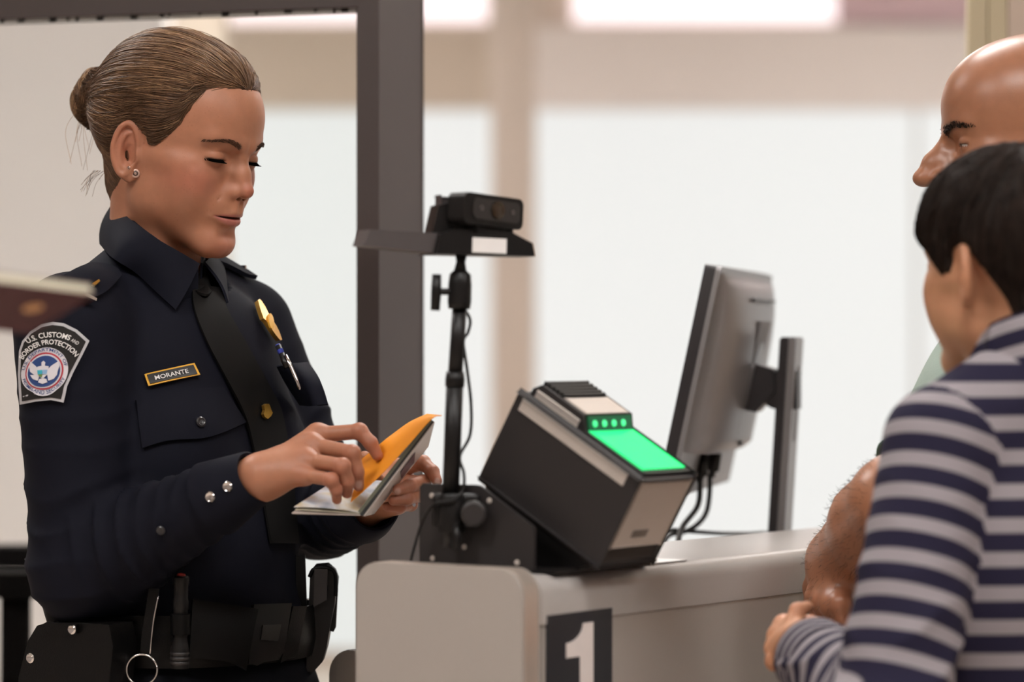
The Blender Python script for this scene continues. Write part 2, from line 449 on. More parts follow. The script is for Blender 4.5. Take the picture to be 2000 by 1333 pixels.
gg = nt.nodes.new('ShaderNodeBsdfGlossy'); gg.inputs['Roughness'].default_value = 0.02
fr_ = nt.nodes.new('ShaderNodeFresnel'); fr_.inputs[0].default_value = 1.1
mx = nt.nodes.new('ShaderNodeMixShader'); nt.links.new(fr_.outputs[0], mx.inputs[0]); nt.links.new(gt.outputs[0], mx.inputs[1]); nt.links.new(gg.outputs[0], mx.inputs[2]); nt.links.new(mx.outputs[0], go.inputs[0])
box('glass_pane', BF, (0.026, 0.02, 0.9), (2.2, 0.026, 1.74), mg, bf)
box('gasket', BF, (0.026, 0.016, 1.7345), (2.2, 0.03, 1.7385), m_mull, bf)
rg = random.Random(3)
m_fleck = mat('black_sealant', (20, 18, 17), 0.6)
bm = bmesh.new(); x = 0.03
while x < 0.62:
    wdt = rg.choice((0.002, 0.003, 0.005, 0.009)); hgt = rg.uniform(0.002, 0.005)
    b_box(bm, BF, (x, 0.013, 1.7375-hgt), (x+wdt, 0.016, 1.7385)); x += wdt+rg.uniform(0.006, 0.04)
so = bm_link('sealant', bm, m_fleck, bf); so['kind'] = 'stuff'

# ------------------------------------------------------------------ counter
m_count = m_count2 = mat('counter_laminate', (168, 160, 153), 0.5, nscale=700, noise=0.05)
m_alu = mat('brushed_aluminium', (196, 182, 170), 0.3, metal=0.55, nscale=80, noise=0.05, stretch=(1, 1, 30))
m_top = mat('counter_top_grey', (176, 170, 166), 0.28, nscale=500, noise=0.05)
KC = np.array([0.0312, 3.02, 0.0])
U = np.array([.594, .805, 0.0]); U /= np.linalg.norm(U); Vv = np.array([U[1], -U[0], 0.0]); Zv = np.array([0, 0, 1.0])
CT = Fr(KC, U, Vv, Zv)
ct = empty('inspection_counter', KC, 'beige laminate inspection counter with rounded end panel and number one on its side', 'counter')
ZT = 1.102
prism('end_panel', CT, rrect(-.207, 0, -.002, ZT+.008, .026, 8, (1, 1, 0, 0)), -.034, -.004, m_count, ct, axis=0, bev=0.002, seg=2)
prism('edge_band', CT, rrect(-.2075, 0, -.0015, ZT+.0085, .026, 8, (1, 1, 0, 0)), -.030, -.008, m_alu, ct, axis=0)
prism('counter_top', CT, rrect(-.215, ZT-.046, .0, ZT, .018, 6, (1, 1, 0, 0)), -.004, 1.3, m_top, ct, axis=0)
box('front_panel', CT, (-.002, -.028, 0), (1.3, -.0015, ZT-.0465), m_count2, ct, bev=0.001, seg=1)
box('back_panel', CT, (-.002, -.205, 0), (1.3, -.185, ZT-.0465), m_count2, ct)
m_plate = mat('charcoal_sign', (34, 36, 42), 0.4)
m_white = mat('white_print', (226, 216, 212), 0.5)
pl = box('number_plate', CT, (.004, -.0015, .90), (.115, .0006, 1.064), m_plate, ct)
pl['label'] = 'charcoal number plate with a white 1'
s = 0.113/377.0
def d1(x, y): return (.004+(x-1295)*s, 1.062-(y-490)*.000166)
one = [d1(1400, 655)]+[d1(1400+95*math.sin(t), 655-107*(1-math.cos(t))) for t in np.linspace(0.25, math.pi/2, 6)]+[d1(1553, 548), d1(1553, 1180), d1(1478, 1180), d1(1478, 742), d1(1400, 742)]
prism('digit', CT, [(p[0], p[1]) for p in one], .0004, .0012, m_white, pl, axis=1, smooth=False)
# paper strip on the counter
m_paper = mat('white_paper', (232, 228, 226), 0.6)
ps = box('paper_sheet', CT, (.192, -.10, ZT), (.27, -.012, ZT+.0008), m_paper); tag(ps, 'blank white paper lying on the counter top beside the scanner', 'paper')

# lower desk on the officer's side
dk = empty('officer_desk', CT(.3, -.5, 0), 'low grey laminate desk attached behind the inspection counter', 'desk')
m_desk = m_count
prism('side_panel', CT, rrect(-.52, 0, -.216, .978, .03, 8, (0, 1, 0, 0)), .30, .322, m_desk, dk, axis=0, bev=0.002)
prism('edge_band', CT, rrect(-.5205, 0, -.2165, .9785, .03, 8, (0, 1, 0, 0)), .304, .318, m_dark, dk, axis=0)
box('desk_top', CT, (.322, -.515, .93), (1.28, -.216, .965), m_desk, dk, bev=0.003)
box('side_panel', CT, (1.26, -.515, 0), (1.28, -.216, .93), m_desk, dk)

# ------------------------------------------------------------------ fingerprint scanner in its cradle
m_blk = mat('black_plastic', (38, 34, 34), 0.45, nscale=900, noise=0.08, bump=0.05, bscale=1500)
m_blk2 = mat('satin_black', (22, 20, 20), 0.38, spec=0.25, nscale=200, noise=0.05)
m_sil = mat('warm_silver', (190, 180, 172), 0.4, metal=0.25, nscale=300, noise=0.04)
m_beig = mat('scanner_beige', (192, 180, 170), 0.45, nscale=400, noise=0.04)
cr = empty('scanner_cradle', CT(.1, -.1, ZT), 'black bent metal cradle holding the fingerprint scanner on the counter', 'cradle')
prism('side_plate', CT, [(-.172, ZT), (-.172, 1.183), (-.168, 1.187), (-.099, 1.187), (-.095, 1.186), (-.031, 1.148), (-.03, 1.145), (-.03, ZT)], .024, .028, m_blk, cr, axis=0, bev=0.0008, seg=1)
box('base_plate', CT, (.024, -.172, ZT), (.19, -.004, ZT+.004), m_blk2, cr)
for b, z in ((-.155, 1.112), (-.05, 1.112), (-.156, 1.175), (-.084, 1.172), (-.115, 1.125)):
    lathe('screw', Fr(CT(.0238, b, z), Zv, Vv, -U), [(.0028, 0), (.0028, .001), (.0015, .0016)], m_sil, cr, n=12)
tau = math.radians(30)
Sd = Vv*math.cos(tau)-Zv*math.sin(tau); Nd = Vv*math.sin(tau)+Zv*math.cos(tau)
SCN = Fr(CT(.055, .072, 1.197), U, Sd, Nd)     # x along counter, y down the slope, z out of the platen
sw = .097
prism('wedge', CT, [(-.10, ZT+.004), (-.004, ZT+.004), (.012, 1.112), (.004, 1.128), (-.112, 1.188), (-.118, 1.186)], .062, .168, m_blk2, cr, axis=0)
fs = empty('fingerprint_scanner', CT(.1, -.05, 1.13), 'black and silver fingerprint scanner with a glowing green glass platen', 'scanner')
body = box('body', SCN, (0, -.160, -.098), (sw, 0.0, 0), m_blk, fs, bev=0.005, seg=3)
box('front_panel', SCN, (.006, -.002, -.078), (sw-.004, .0022, -.004), m_beig, fs, bev=0.002)
lg = box('logo_plate', SCN, (.034, .0022, -.068), (.060, .003, -.060), mat('smoked_print', (120, 112, 106), 0.5), fs)
box('side_strip', SCN, (-.0012, -.155, -.0145), (.004, -.012, -.0035), m_sil, fs, bev=0.0012)
box('side_strip', SCN, (sw-.004, -.155, -.017), (sw+.0012, -.012, -.006), m_sil, fs, bev=0.0012)
hump = prism('hood', SCN, [(-.158, -.002), (-.158, .008), (-.150, .0165), (-.092, .0165), (-.0815, .002), (-.0815, -.002)], .010, sw-.002, m_blk, fs, axis=0, bev=0.0015)
box('hood_label', SCN, (.016, -.122, .0160), (sw-.008, -.0935, .0173), m_beig, fs, bev=0.0006, seg=1)
box('hood_strip', SCN, (.0085, -.150, .003), (.012, -.093, .0095), m_sil, fs, bev=0.001)
for i in range(5):
    box('vent_rib', SCN, (.016, -.152+i*.0058, .0157), (sw-.008, -.1495+i*.0058, .019), m_blk2, fs, bev=0.0006, seg=1)
box('platen_frame', SCN, (.012, -.084, -.001), (sw-.001, -.004, .003), m_blk, fs, bev=0.001)
m_green = mat('lit_green_glass', (40, 210, 120), 0.08, emit=(30, 232, 130), estr=0.85, noise=0.10, nscale=25)
m_green2 = mat('lit_green_lamp', (90, 230, 150), 0.2, emit=(70, 245, 150), estr=0.9, noise=0.0)
m_green3 = mat('green_tinted_window', (10, 60, 40), 0.15, emit=(8, 120, 66), estr=0.35, noise=0.0)
box('platen', SCN, (.016, -.081, .0025), (sw-.007, -.009, .0045), m_green, fs, bev=0.0006, seg=1)
ld = Sd*.58-Nd*.815; lnrm = Sd*.815+Nd*.58
LW = Fr(SCN(0, -.0862, .0092), U, ld, lnrm)
box('lamp_window', LW, (.016, -.0078, -.001), (sw-.007, .0072, .0016), m_green3, fs)
for i in range(4):
    lathe('finger_lamp', Fr(LW(.0255+i*.0165, 0, .0016), U, ld, lnrm), [(.0036, 0), (.0032, .0010), (.0012, .0014)], m_green2, fs, n=12)
for a0, a1 in ((-.074, -.056), (-.050, -.030)):
    box('touch_button', SCN, (.004, a0, -.0005), (.009, a1, .0012), mat('button_grey', (110, 104, 102), 0.5), fs, bev=0.0005, seg=1)

# ------------------------------------------------------------------ camera stand, webcam, cord
cs = empty('camera_stand', CT(.012, -.126, ZT), 'thin black telescopic pole with a tray and tilt knob, clamped to the cradle', 'stand')
pb = P(879, 1000, 3.10); pm = P(889, 730, 3.10); pt_ = P(898, 598, 3.10); pu = P(901, 505, 3.10)
tube('lower_pole', [pb, pm], .0086, m_blk2, cs, 16)
tube('upper_pole', [P(888.5, 742, 3.10), pt_], .0073, m_blk2, cs, 16)
tube('pole_joint', [P(888, 756, 3.10), P(888.8, 742, 3.10), P(889.2, 726, 3.10)], [.0095, .0098, .0088], m_blk2, cs, 16)
tube('clamp_head', [P(897.0, 604, 3.10), P(897.4, 590, 3.10), P(898.4, 555, 3.10), P(899, 536, 3.10), P(899.4, 527, 3.10)], [.0108, .0118, .0116, .0105, .0055], m_blk2, cs, 20)
tube('neck', [P(899, 530, 3.10), P(900, 512, 3.10), P(901, 492, 3.10)], [.0065, .0046, .0068], m_blk2, cs, 14)
kn = tube('knob_stem', [P(893, 570, 3.10), P(858, 570, 3.09)], .0035, m_blk2, cs, 10)
tube('tilt_knob', [P(853, 536, 3.09), P(852, 570, 3.09), P(850, 607, 3.09)], [.0046, .0052, .0046], m_blk2, cs, 12)
# tray: long bar with a wider plate under the webcam
td = np.array([.93, .36, -.03]); td /= np.linalg.norm(td); tf = np.cross(td, Zv); tf /= np.linalg.norm(tf); tu = np.cross(tf, td); tu = -tu if tu[2] < 0 else tu
TR = Fr(P(935, 478, 3.10), td, tf, tu)
m_tray = mat('tray_grey', (78, 72, 72), 0.45, metal=0.2, nscale=100, noise=0.05)
prism('tray', TR, [(-.050, -.012), (-.046, .008), (-.030, .014), (.030, .013), (.052, .003), (.055, -.010)], -.035, .014, m_blk2, cs, axis=1, bev=0.002)
prism('tray_arm', TR, [(-.122, -.006), (-.116, .010), (-.045, .009), (-.045, -.011)], -.030, .006, m_tray, cs, axis=1, bev=0.0025)
box('barcode_sticker', TR, (-.012, .0142, -.0085), (.024, .0147, .0062), m_paper, cs)
# clamp at the foot
fcl = Fr(P(882, 1000, 3.095), (1, 0, 0), (0, 1, 0), (0, 0, 1))
box('clamp', fcl, (-.019, -.004, -.016), (.028, .012, .018), m_blk2, cs, bev=0.004, seg=3)
lathe('clamp_ring', fcl, [(.0125, -.02), (.0135, -.016), (.0135, .014), (.0115, .018)], m_blk2, cs)
lathe('clamp_knob', Fr(P(925, 1003, 3.085), (1, 0, 0), (0, 0, 1), (0, -1, 0)), [(.012, 0), (.013, .004), (.0125, .012), (.010, .014)], m_blk, cs, n=18)
tube('lock_lever', [P(890, 1020, 3.085), P(893, 1050, 3.08), P(890, 1078, 3.08)], [.004, .0045, .003], m_blk2, cs, 10)
tube('clamp_screw', [P(877, 1016, 3.10), P(876, 1070, 3.10)], .0055, m_blk, cs, 12)

wc = empty('webcam', TR(.0, 0, .014), 'small black webcam perched on the tray of the camera stand', 'webcam')
wx = np.array([.66, .75, -.06]); wx /= np.linalg.norm(wx); wy = np.cross(wx, Zv); wy /= np.linalg.norm(wy); wz = np.cross(wx, wy); wz = wz if wz[2] > 0 else -wz
tl = math.radians(4); 
WC = Fr(TR(.008, -.004, .0335), wx, wy, wz)
prism('body', WC, rrect(-.044, -.0155, .044, .0155, .007, 5), -.011, .011, m_blk2, wc, axis=1, bev=0.0022)
prism('face_plate', WC, rrect(-.032, -.010, .038, .011, .006, 5), .0108, .0122, mat('gloss_black', (38, 35, 34), 0.12), wc, axis=1)
lw = Fr(WC(.004, .0122, .001), wx, wz, wy)
lathe('lens', lw, [(.0088, 0), (.0088, .002), (.0068, .0024), (.0055, .0012), (.003, .002)], mat('lens_glass', (58, 46, 36), 0.08), wc, n=24)
for a in (-.020, .027):
    lathe('microphone', Fr(WC(a, .0122, .001), wx, wz, wy), [(.0028, 0), (.0028, .0008)], m_tray, wc, n=12)
box('clip', WC, (-.024, -.012, -.0200), (.030, .008, -.014), m_blk2, wc, bev=0.003)
prism('rear_foot', TR, [(-.050, .010), (-.044, .037), (-.030, .041), (-.012, .020), (-.012, .010)], -.022, .002, m_blk2, wc, axis=1, bev=0.002)
box('hinge', TR, (-.040, -.018, .036), (-.020, -.004, .046), m_tray, wc, bev=0.002)
tube('hinge_pin', [TR(-.024, -.001, .030), TR(-.018, -.001, .038)], .0035, m_sil, wc, 10)

cd = tube('webcam_cord', [P(905, 600, 3.112), P(918, 625, 3.115), P(914, 650, 3.115), P(905, 668, 3.112), P(912, 720, 3.118), P(920, 790, 3.12), P(918, 850, 3.12), P(898, 892, 3.112), P(906, 925, 3.106), P(904, 958, 3.094), P(885, 978, 3.079), P(848, 986, 3.088), P(825, 1020, 3.11), P(808, 1075, 3.125), P(800, 1108, 3.135)], .0016, m_blk2, n=90, sides=6)
cd.name = 'cord'; cd.parent = wc; cd.matrix_parent_inverse = world_of(wc).inverted()

# ------------------------------------------------------------------ monitor
mo = empty('monitor', (0.37, 4.0, .965), 'grey computer monitor seen from behind on a height adjustable stand', 'monitor')
be = math.radians(12); ti = math.radians(12)
g0 = np.array([math.cos(be), -math.sin(be), 0]); w0 = np.array([math.sin(be), math.cos(be), 0])   # back normal, width (away)
hgt = Zv*math.cos(ti)+g0*math.sin(ti); nb_ = g0*math.cos(ti)-Zv*math.sin(ti)
mc = P(1318+84, 741, 4.0)
MO = Fr(mc, w0, hgt, nb_)       # x width, y height, z out of the back
m_mon = mat('monitor_grey', (138, 134, 135), 0.35, metal=0.35, nscale=300, noise=0.04)
m_mond = mat('monitor_dark', (44, 40, 42), 0.4, nscale=200, noise=0.05)
prism('bezel', MO, rrect(-.245, -.143, .245, .143, .004, 3), -.010, .004, m_mond, mo, axis=2)
prism('screen', MO, rrect(-.24, -.130, .24, .138, .002, 2), -.0108, -.0098, mat('screen_glass', (16, 17, 20), 0.15), mo, axis=2)
prism('rear_cover', MO, rrect(-.2445, -.1425, .2445, .1425, .005, 3), .004, .010, m_mon, mo, axis=2, bev=0.002)
# bulged back shell
n, m_ = 41, 25; xs = np.linspace(-1, 1, n); ys = np.linspace(0, 1, m_)
G = np.zeros((n, m_, 3))
for i, a in enumerate(xs):
    for j, b in enumerate(ys):
        e = max(0.0, 1-abs(a)**2.6)**0.5*max(0.0, 1-(max(0, b-.12)/.88)**5)**.55
        e *= min(1.0, b/.10+.75) if b < .10 else 1.0
        G[i, j] = MO(a*.238, -.085+b*.222, .009+.036*e)
V_, f_ = sheet_arr(G, .002); me = mesh_np('back_shell', V_, f_)
link('back_shell', me, m_mon, mo)
# underside of the bulge
G2 = np.stack([G[:, 0, :], np.stack([MO(a*.238, -.083, .009) for a in xs])], 1)
sheet('port_panel', G2, .002, m_mon, mo)
def slot(name, x0, x1, y0, y1, z, th, mm, par):
    return prism(name, MO, rrect(x0, y0, x1, y1, min(.003, (y1-y0)*.3), 3), z, z+th, mm, par, axis=2)
slot('vent_slot', -.10, .10, .1085, .1125, .0355, .004, m_mond, mo)
slot('mount_recess', -.052, .052, -.062, .085, .0445, .0012, mat('recess_grey', (112, 106, 106), 0.5), mo)
lathe('mount_disc', Fr(MO(0, .012, .0455), w0, hgt, nb_), [(.046, 0), (.046, .0012), (.040, .0016)], m_mon, mo, n=36)
slot('badge_button', -.022, -.006, -.076, -.070, .0445, .005, m_mond, mo)
hb = prism('tilt_bracket', MO, [(-.030, .0465), (-.030, .060), (.0, .078), (.028, .070), (.030, .0465)], -.026, .026, m_mond, mo, axis=0, bev=0.002)
ax_ = MO(0, 0.0, .066)
ARM = Fr(ax_, w0, g0, Zv)
prism('arm', ARM, rrect(-.006, -.024, .040, .024, .020, 6, (0, 1, 1, 0)), -.022, .022, m_mond, mo, axis=0, bev=0.002)
lean = 0.066
COL = Fr(ARM(0, .020, 0), w0, g0*math.cos(lean)+Zv*math.sin(lean)*0, Zv)
zt = 1.335-COL.o[2]; zb = .968-COL.o[2]
def colp(z0, z1, lo, hi, name, mm):
    bm = bmesh.new(); sh = lambda z: -(zt-z)*.062
    vs = []
    for z in (z0, z1):
        vs.append([bm.verts.new(Vector(COL(x, y+sh(z), z))) for x, y in ((lo[0], lo[1]), (hi[0], lo[1]), (hi[0], hi[1]), (lo[0], hi[1]))])
    for i in range(4): bm.faces.new((vs[0][i], vs[0][(i+1) % 4], vs[1][(i+1) % 4], vs[1][i]))
    bm.faces.new(vs[0][::-1]); bm.faces.new(vs[1])
    bmesh.ops.bevel(bm, geom=[e for e in bm.edges], offset=.002, segments=2, affect='EDGES')
    return bm_link(name, bm, mm, mo)
colp(zb, zt, (-.042, .0), (.042, .012), 'column_front', m_mond)
cb = colp(zb, zt, (-.043, .0115), (.043, .021), 'column_back', m_mon)
def cpt(x, z, y=.0212): return COL(x, y-(zt-z)*.062, z)
tube('column_emblem', [cpt(.018*math.cos(t), zt-.085+.048*math.sin(t)) for t in np.linspace(0, 2*math.pi, 40)], .0006, m_mond, mo, 5)
prism('cable_hole', Fr(cpt(0, zt-.262, .0205), w0, g0, Zv), [(.016*math.cos(t), .03*math.sin(t)) for t in np.linspace(0, 2*math.pi, 24, endpoint=False)], -.001, .0012, m_mond, mo, axis=1)
prism('stand_base', Fr((COL.o[0]-.06, COL.o[1], .965), w0, g0, Zv), rrect(-.09, -.10, .09, .07, .01, 4), 0, .012, m_mond, mo, axis=2, bev=0.002)
# cables
m_cab = mat('cable_black', (22, 20, 20), 0.4)
def cable(name, plug, pts, r, label):
    e = empty(name, pts[-1], label, 'cable')
    tube('cable', pts, r, m_cab, e, 8, n=60)
    tube('plug', plug[0], plug[1], m_cab, e, 10)
    return e
cable('power_cable', ([x+nb_*.008 for x in (P(1362, 884, 3.93), P(1359, 925, 3.93), P(1356, 928, 3.93), P(1354, 940, 3.93))], [.0075, .0072, .005, .0042]),
      [P(1356, 935, 3.93)+nb_*.008, P(1351, 985, 3.92)+nb_*.008, P(1333, 1030, 3.865), P(1324, 1065, 3.82), P(1322, 1110, 3.79), P(1330, 1200, 3.78), P(1332, 1241, 3.78)], .0036, 'thick black power cable hanging from the left socket under the monitor')
cable('display_cable', ([x+nb_*.004 for x in (P(1391, 884, 3.97), P(1387, 918, 3.97), P(1385, 920, 3.97), P(1384, 932, 3.97))], [.0085, .0078, .0048, .0042]),
      [P(1386, 925, 3.97), P(1386, 960, 3.97), P(1380, 1000, 3.96), P(1362, 1025, 3.955), P(1335, 1040, 3.935), P(1308, 1046, 3.925), P(1294, 1070, 3.9), P(1290, 1150, 3.87), P(1288, 1226, 3.86)], .0033, 'black display cable curving from the right socket under the monitor')
c3 = tube('desk_cable', [P(1270, 1226, 3.82), P(1276, 1120, 3.83), P(1290, 1050, 3.88), P(1308, 1036, 3.905), P(1340, 1038, 3.915), P(1400, 1042, 3.95), P(1460, 1043, 4.04), P(1510, 1044, 4.10), P(1560, 1075, 4.12), P(1600, 1150, 4.11), P(1606, 1205, 4.10)], .0028, m_cab, n=50, sides=8)
tag(c3, 'black cable running level along the desk behind the monitor column', 'cable')

# ------------------------------------------------------------------ tall office chair behind the officer
m_chair = mat('chair_black', (12, 10, 10), 0.7, spec=0.05, nscale=300, noise=0.1)
chx, chy = -0.86, 4.75
ch = empty('office_chair', (chx, chy, 0), 'tall black swivel chair with loop arms behind the officer', 'chair')
CHF = Fr((chx, chy, 0), (0, 1, 0), (-1, 0, 0), Zv)
prism('seat', CHF, rrect(-.24, -.24, .24, .24, .07, 6), .66, .74, m_chair, ch, axis=2, bev=0.02, seg=3)
prism('backrest', CHF, rrect(-.21, .80, .21, 1.28, .06, 6), .22, .28, m_chair, ch, axis=1, bev=0.02, seg=3)
tube('back_bar', [CHF(0, .15, .65), CHF(0, .27, .72), CHF(0, .27, .95)], .022, m_chair, ch, 10, n=14)
for s_ in (1, -1):
    prism('arm_pad', CHF, [(p[0]+.28*s_, p[1]) for p in rrect(-.045, -.20, .045, .16, .035, 6)], .965, 1.0, m_chair, ch, axis=2, bev=0.012, seg=3)
    tube('arm_post', [CHF(.20*s_, -.15, .67), CHF(.26*s_, -.15, .68), CHF(.285*s_, -.15, .76), CHF(.28*s_, -.15, .88), CHF(.28*s_, -.15, .97)], [.022]*14, m_chair, ch, 12, n=14)
lathe('gas_lift', Fr((chx, chy, 0), (1, 0, 0), (0, 1, 0), Zv), [(.03, .08), (.03, .35), (.02, .35), (.02, .67)], m_blk2, ch)
lathe('foot_ring', Fr((chx, chy, 0), (1, 0, 0), (0, 1, 0), Zv), [(.20, .29), (.222, .29), (.222, .312), (.20, .312), (.20, .29)], m_sil, ch)
for i in range(5):
    t = i*2*math.pi/5+.3; dx, dy = math.cos(t), math.sin(t)
    tube('base_leg', [(chx, chy, .10), (chx+.15*dx, chy+.15*dy, .09), (chx+.30*dx, chy+.30*dy, .065)], [.03, .022, .016], m_blk2, ch, 8)
    lathe('castor', Fr((chx+.30*dx, chy+.30*dy, .03), (-dy, dx, 0), (0, 0, 1), (dx, dy, 0)), [(.02, -.018), (.03, -.014), (.03, .014), (.02, .018)], m_blk2, ch, n=16)

# ------------------------------------------------------------------ heads and hands
def frame_of(yaw_dir, pitch=0.0, roll=0.0, origin=(0, 0, 0)):
    """person frame: x = person's left, y = forward, z = up; yaw_dir = horizontal facing"""
    f = np.array([yaw_dir[0], yaw_dir[1], 0.0]); f /= np.linalg.norm(f)
    l = np.cross(np.array([0, 0, 1.0]), f); u = np.array([0, 0, 1.0])
    f2 = f*math.cos(pitch)-u*math.sin(pitch); u2 = u*math.cos(pitch)+f*math.sin(pitch)
    l2 = l*math.cos(roll)+u2*math.sin(roll); u3 = u2*math.cos(roll)-l*math.sin(roll)
    return Fr(origin, l2, f2, u3)

def ear_sdf(q, s=1.0):
    """q: local to the ear: x = out of the ear plane, y = forward, z = up"""
    x, y, z = q[:, 0], q[:, 1], q[:, 2]
    y = y-0.10*z
    a = np.where(z > 0, .0165, .0165+.10*np.minimum(z, 0)); a = np.maximum(a, .0115); b = .0305
    k0 = np.sqrt((y/a)**2+(z/b)**2); k1 = np.sqrt((y/a**2)**2+(z/b**2)**2)+1e-9
    d2 = k0*(k0-1)/k1
    rim_gap = np.clip((y-.004)/.01, 0, 1)*np.clip((.004-np.abs(z+.004)+.01)/.01, 0, 1)
    bowl = x-(-.003)-6.0*np.maximum(0, .016-np.abs(d2+.016))*0
    plate = np.maximum(d2, np.abs(x+.001)-.0022)
    helix = np.sqrt((d2+.0028)**2+(x-.0032)**2)-(.0034-.0012*rim_gap)
    k0b = np.sqrt(((y-.003)/(.0100))**2+((z+.002)/.0190)**2); k1b = np.sqrt(((y-.003)/(.0100)**2)**2+((z+.002)/.0190**2)**2)+1e-9
    d3 = k0b*(k0b-1)/k1b
    back = np.clip((.006-y)/.008, 0, 1)
    anti = np.sqrt(d3**2+(x-.0016)**2)-.0030*back-.0004
    d = smin(plate, helix, .0025); d = smin(d, anti, .003)
    lobe = ell(q, (.001, .0035, -.0265), (.0038, .0085, .0095)); d = smin(d, lobe, .004)
    trag = ell(q, (.0035, .0125, -.006), (.0035, .0045, .0065)); d = smin(d, trag, .004)
    con = ell(q, (.0024, .0048, -.0055), (.0072, .0074, .0115)); d = smax(d, -con, .0025)
    root = ell(q, (-.004, .010, .0), (.005, .008, .020)); d = smin(d, root, .004)
    return d

def head_sdf(q, h):
    """q in the head frame, metres; origin between the ear canals.  h = dict of proportions"""
    al = np.abs(q[:, 0]); q2 = np.stack([al, q[:, 1], q[:, 2]], 1)
    jw = h.get('jaw', 1.0); nz = h.get('nose', 1.0); ch = h.get('chin', 0.0)
    d = ell(q2, (0, -.010, .050), (.0745, .0955, .082))
    d = smin(d, ell(q2, (0, .034, .056), (.0625, .0635, .060)), .03)
    d = smin(d, ell(q2, (0, .030, -.005), (.0590*jw, .0590, .075)), .03)
    d = smin(d, ell(q2, (0, .044, -.048), (.0450*jw, .0460, .040)), .022)
    d = smin(d, cone(q2, (.0455*jw, .012, -.044), (.014, .078, -.080), .0135, .0150), .022)
    d = smin(d, cone(q2, (.0500*jw, .008, -.010), (.0450*jw, .014, -.048), .014, .0135), .022)
    d = smin(d, ell(q2, (0, .0815, -.0795-ch), (.020, .0185, .0150)), .018)
    d = smin(d, ell(q2, (.0400, .0560, -.0080), (.0240, .0280, .0230)), .018)
    d = smin(d, ell(q2, (.0380, .0470, -.0330), (.0210, .0300, .0240)), .024)*1.0
    d = smin(d, ell(q2, (.0560, .0300, .004), (.010, .030, .009)), .016)      # cheek bone
    d = smin(d, cone(q2, (.008, .0905, .0350), (.042, .0755, .0385), .0085, .0075), .012)
    d = smin(d, ell(q2, (0, .0840, -.0380), (.0270, .0185, .0240)), .014)    # muzzle
    # eye sockets, eyeball bulge
    d = smax(d, -ell(q2, (.0335, .0992, .0168), (.0175, .0135, .0115)), .010)
    d = smax(d, -ell(q2, (.0150, .1010, .0160), (.0060, .0110, .0100)), .008)
    ball = nrm(q2-np.array([.0340, .0752, .0175]))-.01260
    d = smin(d, ball-.0016, .0030)
    # lid opening
    lo = h.get('lid', (.0075, .0105))    # heights (below eye centre) of upper and lower lid margins
    xx = (al-.0340)/.0150; arch = np.sqrt(np.clip(1-xx*xx, 0, 1))
    up = .0175-.0025+(lo[0])*arch*0.6; dn = .0175-.0025-lo[1]*arch*0.35
    openg = np.maximum(np.maximum(q[:, 2]-up, dn-q[:, 2]), np.abs(xx)*.015-.0148)
    openg = np.maximum(openg, .0800-q[:, 1])
    d = smax(d, -np.maximum(openg, -(ball-.0002)), .0006)
    d = np.minimum(d, ball+.00015)
    # crease above the upper lid
    d = d+.0015*np.exp(-((q[:, 2]-(.0222+.0026*arch))/.0011)**2)*np.clip(1.1-np.abs(xx), 0, 1)*(q[:, 1] > .06)*h.get('fold', 1)
    # nose
    br = h.get('bridge', 0.0)
    kz = 1+(nz-1)*2.2; qs = q2; q2 = np.stack([q2[:, 0], .088+(q2[:, 1]-.088)/kz, q2[:, 2]], 1)
    nd = cone(q2, (0, .0925+br*.5, .0240), (0, .1045+br, .0040), .0066*nz, .0068*nz)
    nd = smin(nd, cone(q2, (0, .1045+br, .0040), (0, .1150+br*.3, -.0125), .0068*nz, .0076*nz), .008)
    nd = smin(nd, ell(q2, (0, .1160+br*.2, -.0140), (.0086*nz, .0080, .0076*nz)), .006)
    nd = smin(nd, ell(q2, (.0108*nz, .1030, -.0178), (.0066*nz, .0090, .0068*nz)), .005)
    nd = smin(nd, ell(q2, (0, .0965, -.008), (.0135*nz, .014, .020)), .012)
    d = smin(d, nd, .008)
    d = smax(d, -ell(q2, (.0058*nz, .1065, -.0240), (.0030, .0056, .0038)), .0022)
    q2 = qs
    # philtrum and lips
    qm = q2+np.array([0, 0, .0038]); zm = q[:, 2]+.0038
    d = smin(d, cone(qm, (.0045, .1020, -.0250), (.0050, .1040, -.0350), .0022, .0022), .006)
    lf = h.get('lip', 1.0)
    ul = np.minimum(cone(qm, (0, .1010, -.0385), (.011, .0985, -.0392), .0046*lf, .0042*lf), cone(qm, (.011, .0985, -.0392), (.0260, .0870, -.0435), .0042*lf, .0012))
    ll = np.minimum(cone(qm, (0, .0990, -.0482), (.010, .0972, -.0478), .0058*lf, .0052*lf), cone(qm, (.010, .0972, -.0478), (.0250, .0865, -.0440), .0052*lf, .0010))
    d = smin(d, ul, .0045); d = smin(d, ll, .0050)
    zl = -.0432-.6*np.maximum(0, al-.012)*.05
    gap = np.maximum(np.abs(zm-zl)-h.get('part', .0006)*(1.15-(al/.0262)**2), np.maximum(al-.0262, .085-q[:, 1]))
    d = smax(d, -gap, .0022)
    d = smax(d, -ell(qm, (0, .1060, -.0635), (.020, .0105, .0055)), .010)
    # nasolabial fold
    d = smax(d, -(cone(q2, (.0190, .0985, -.0150), (.0290, .0850, -.0380), .0006, .0006)), h.get('naso', .0045))
    # neck
    nk = h.get('neck', ((0, -.018, -.040), (0, .012, -.175), .0480, .0500))
    nd = cone(q, *nk); nd = smin(nd, cone(q2, (.040, .004, -.045), (.012, nk[1][1]+.048, nk[1][2]+.01), .013, .012), .016)
    d = smin(d, nd, .016)
    # ears
    es = h.get('ear', 1.0); ea = math.radians(h.get('earflare', 24))
    qe = q2-np.array([.0735, -.012, .003])
    R = np.array([[math.cos(ea), math.sin(ea), 0], [-math.sin(ea), math.cos(ea), 0], [0, 0, 1.0]])   # rows: out, forward, up
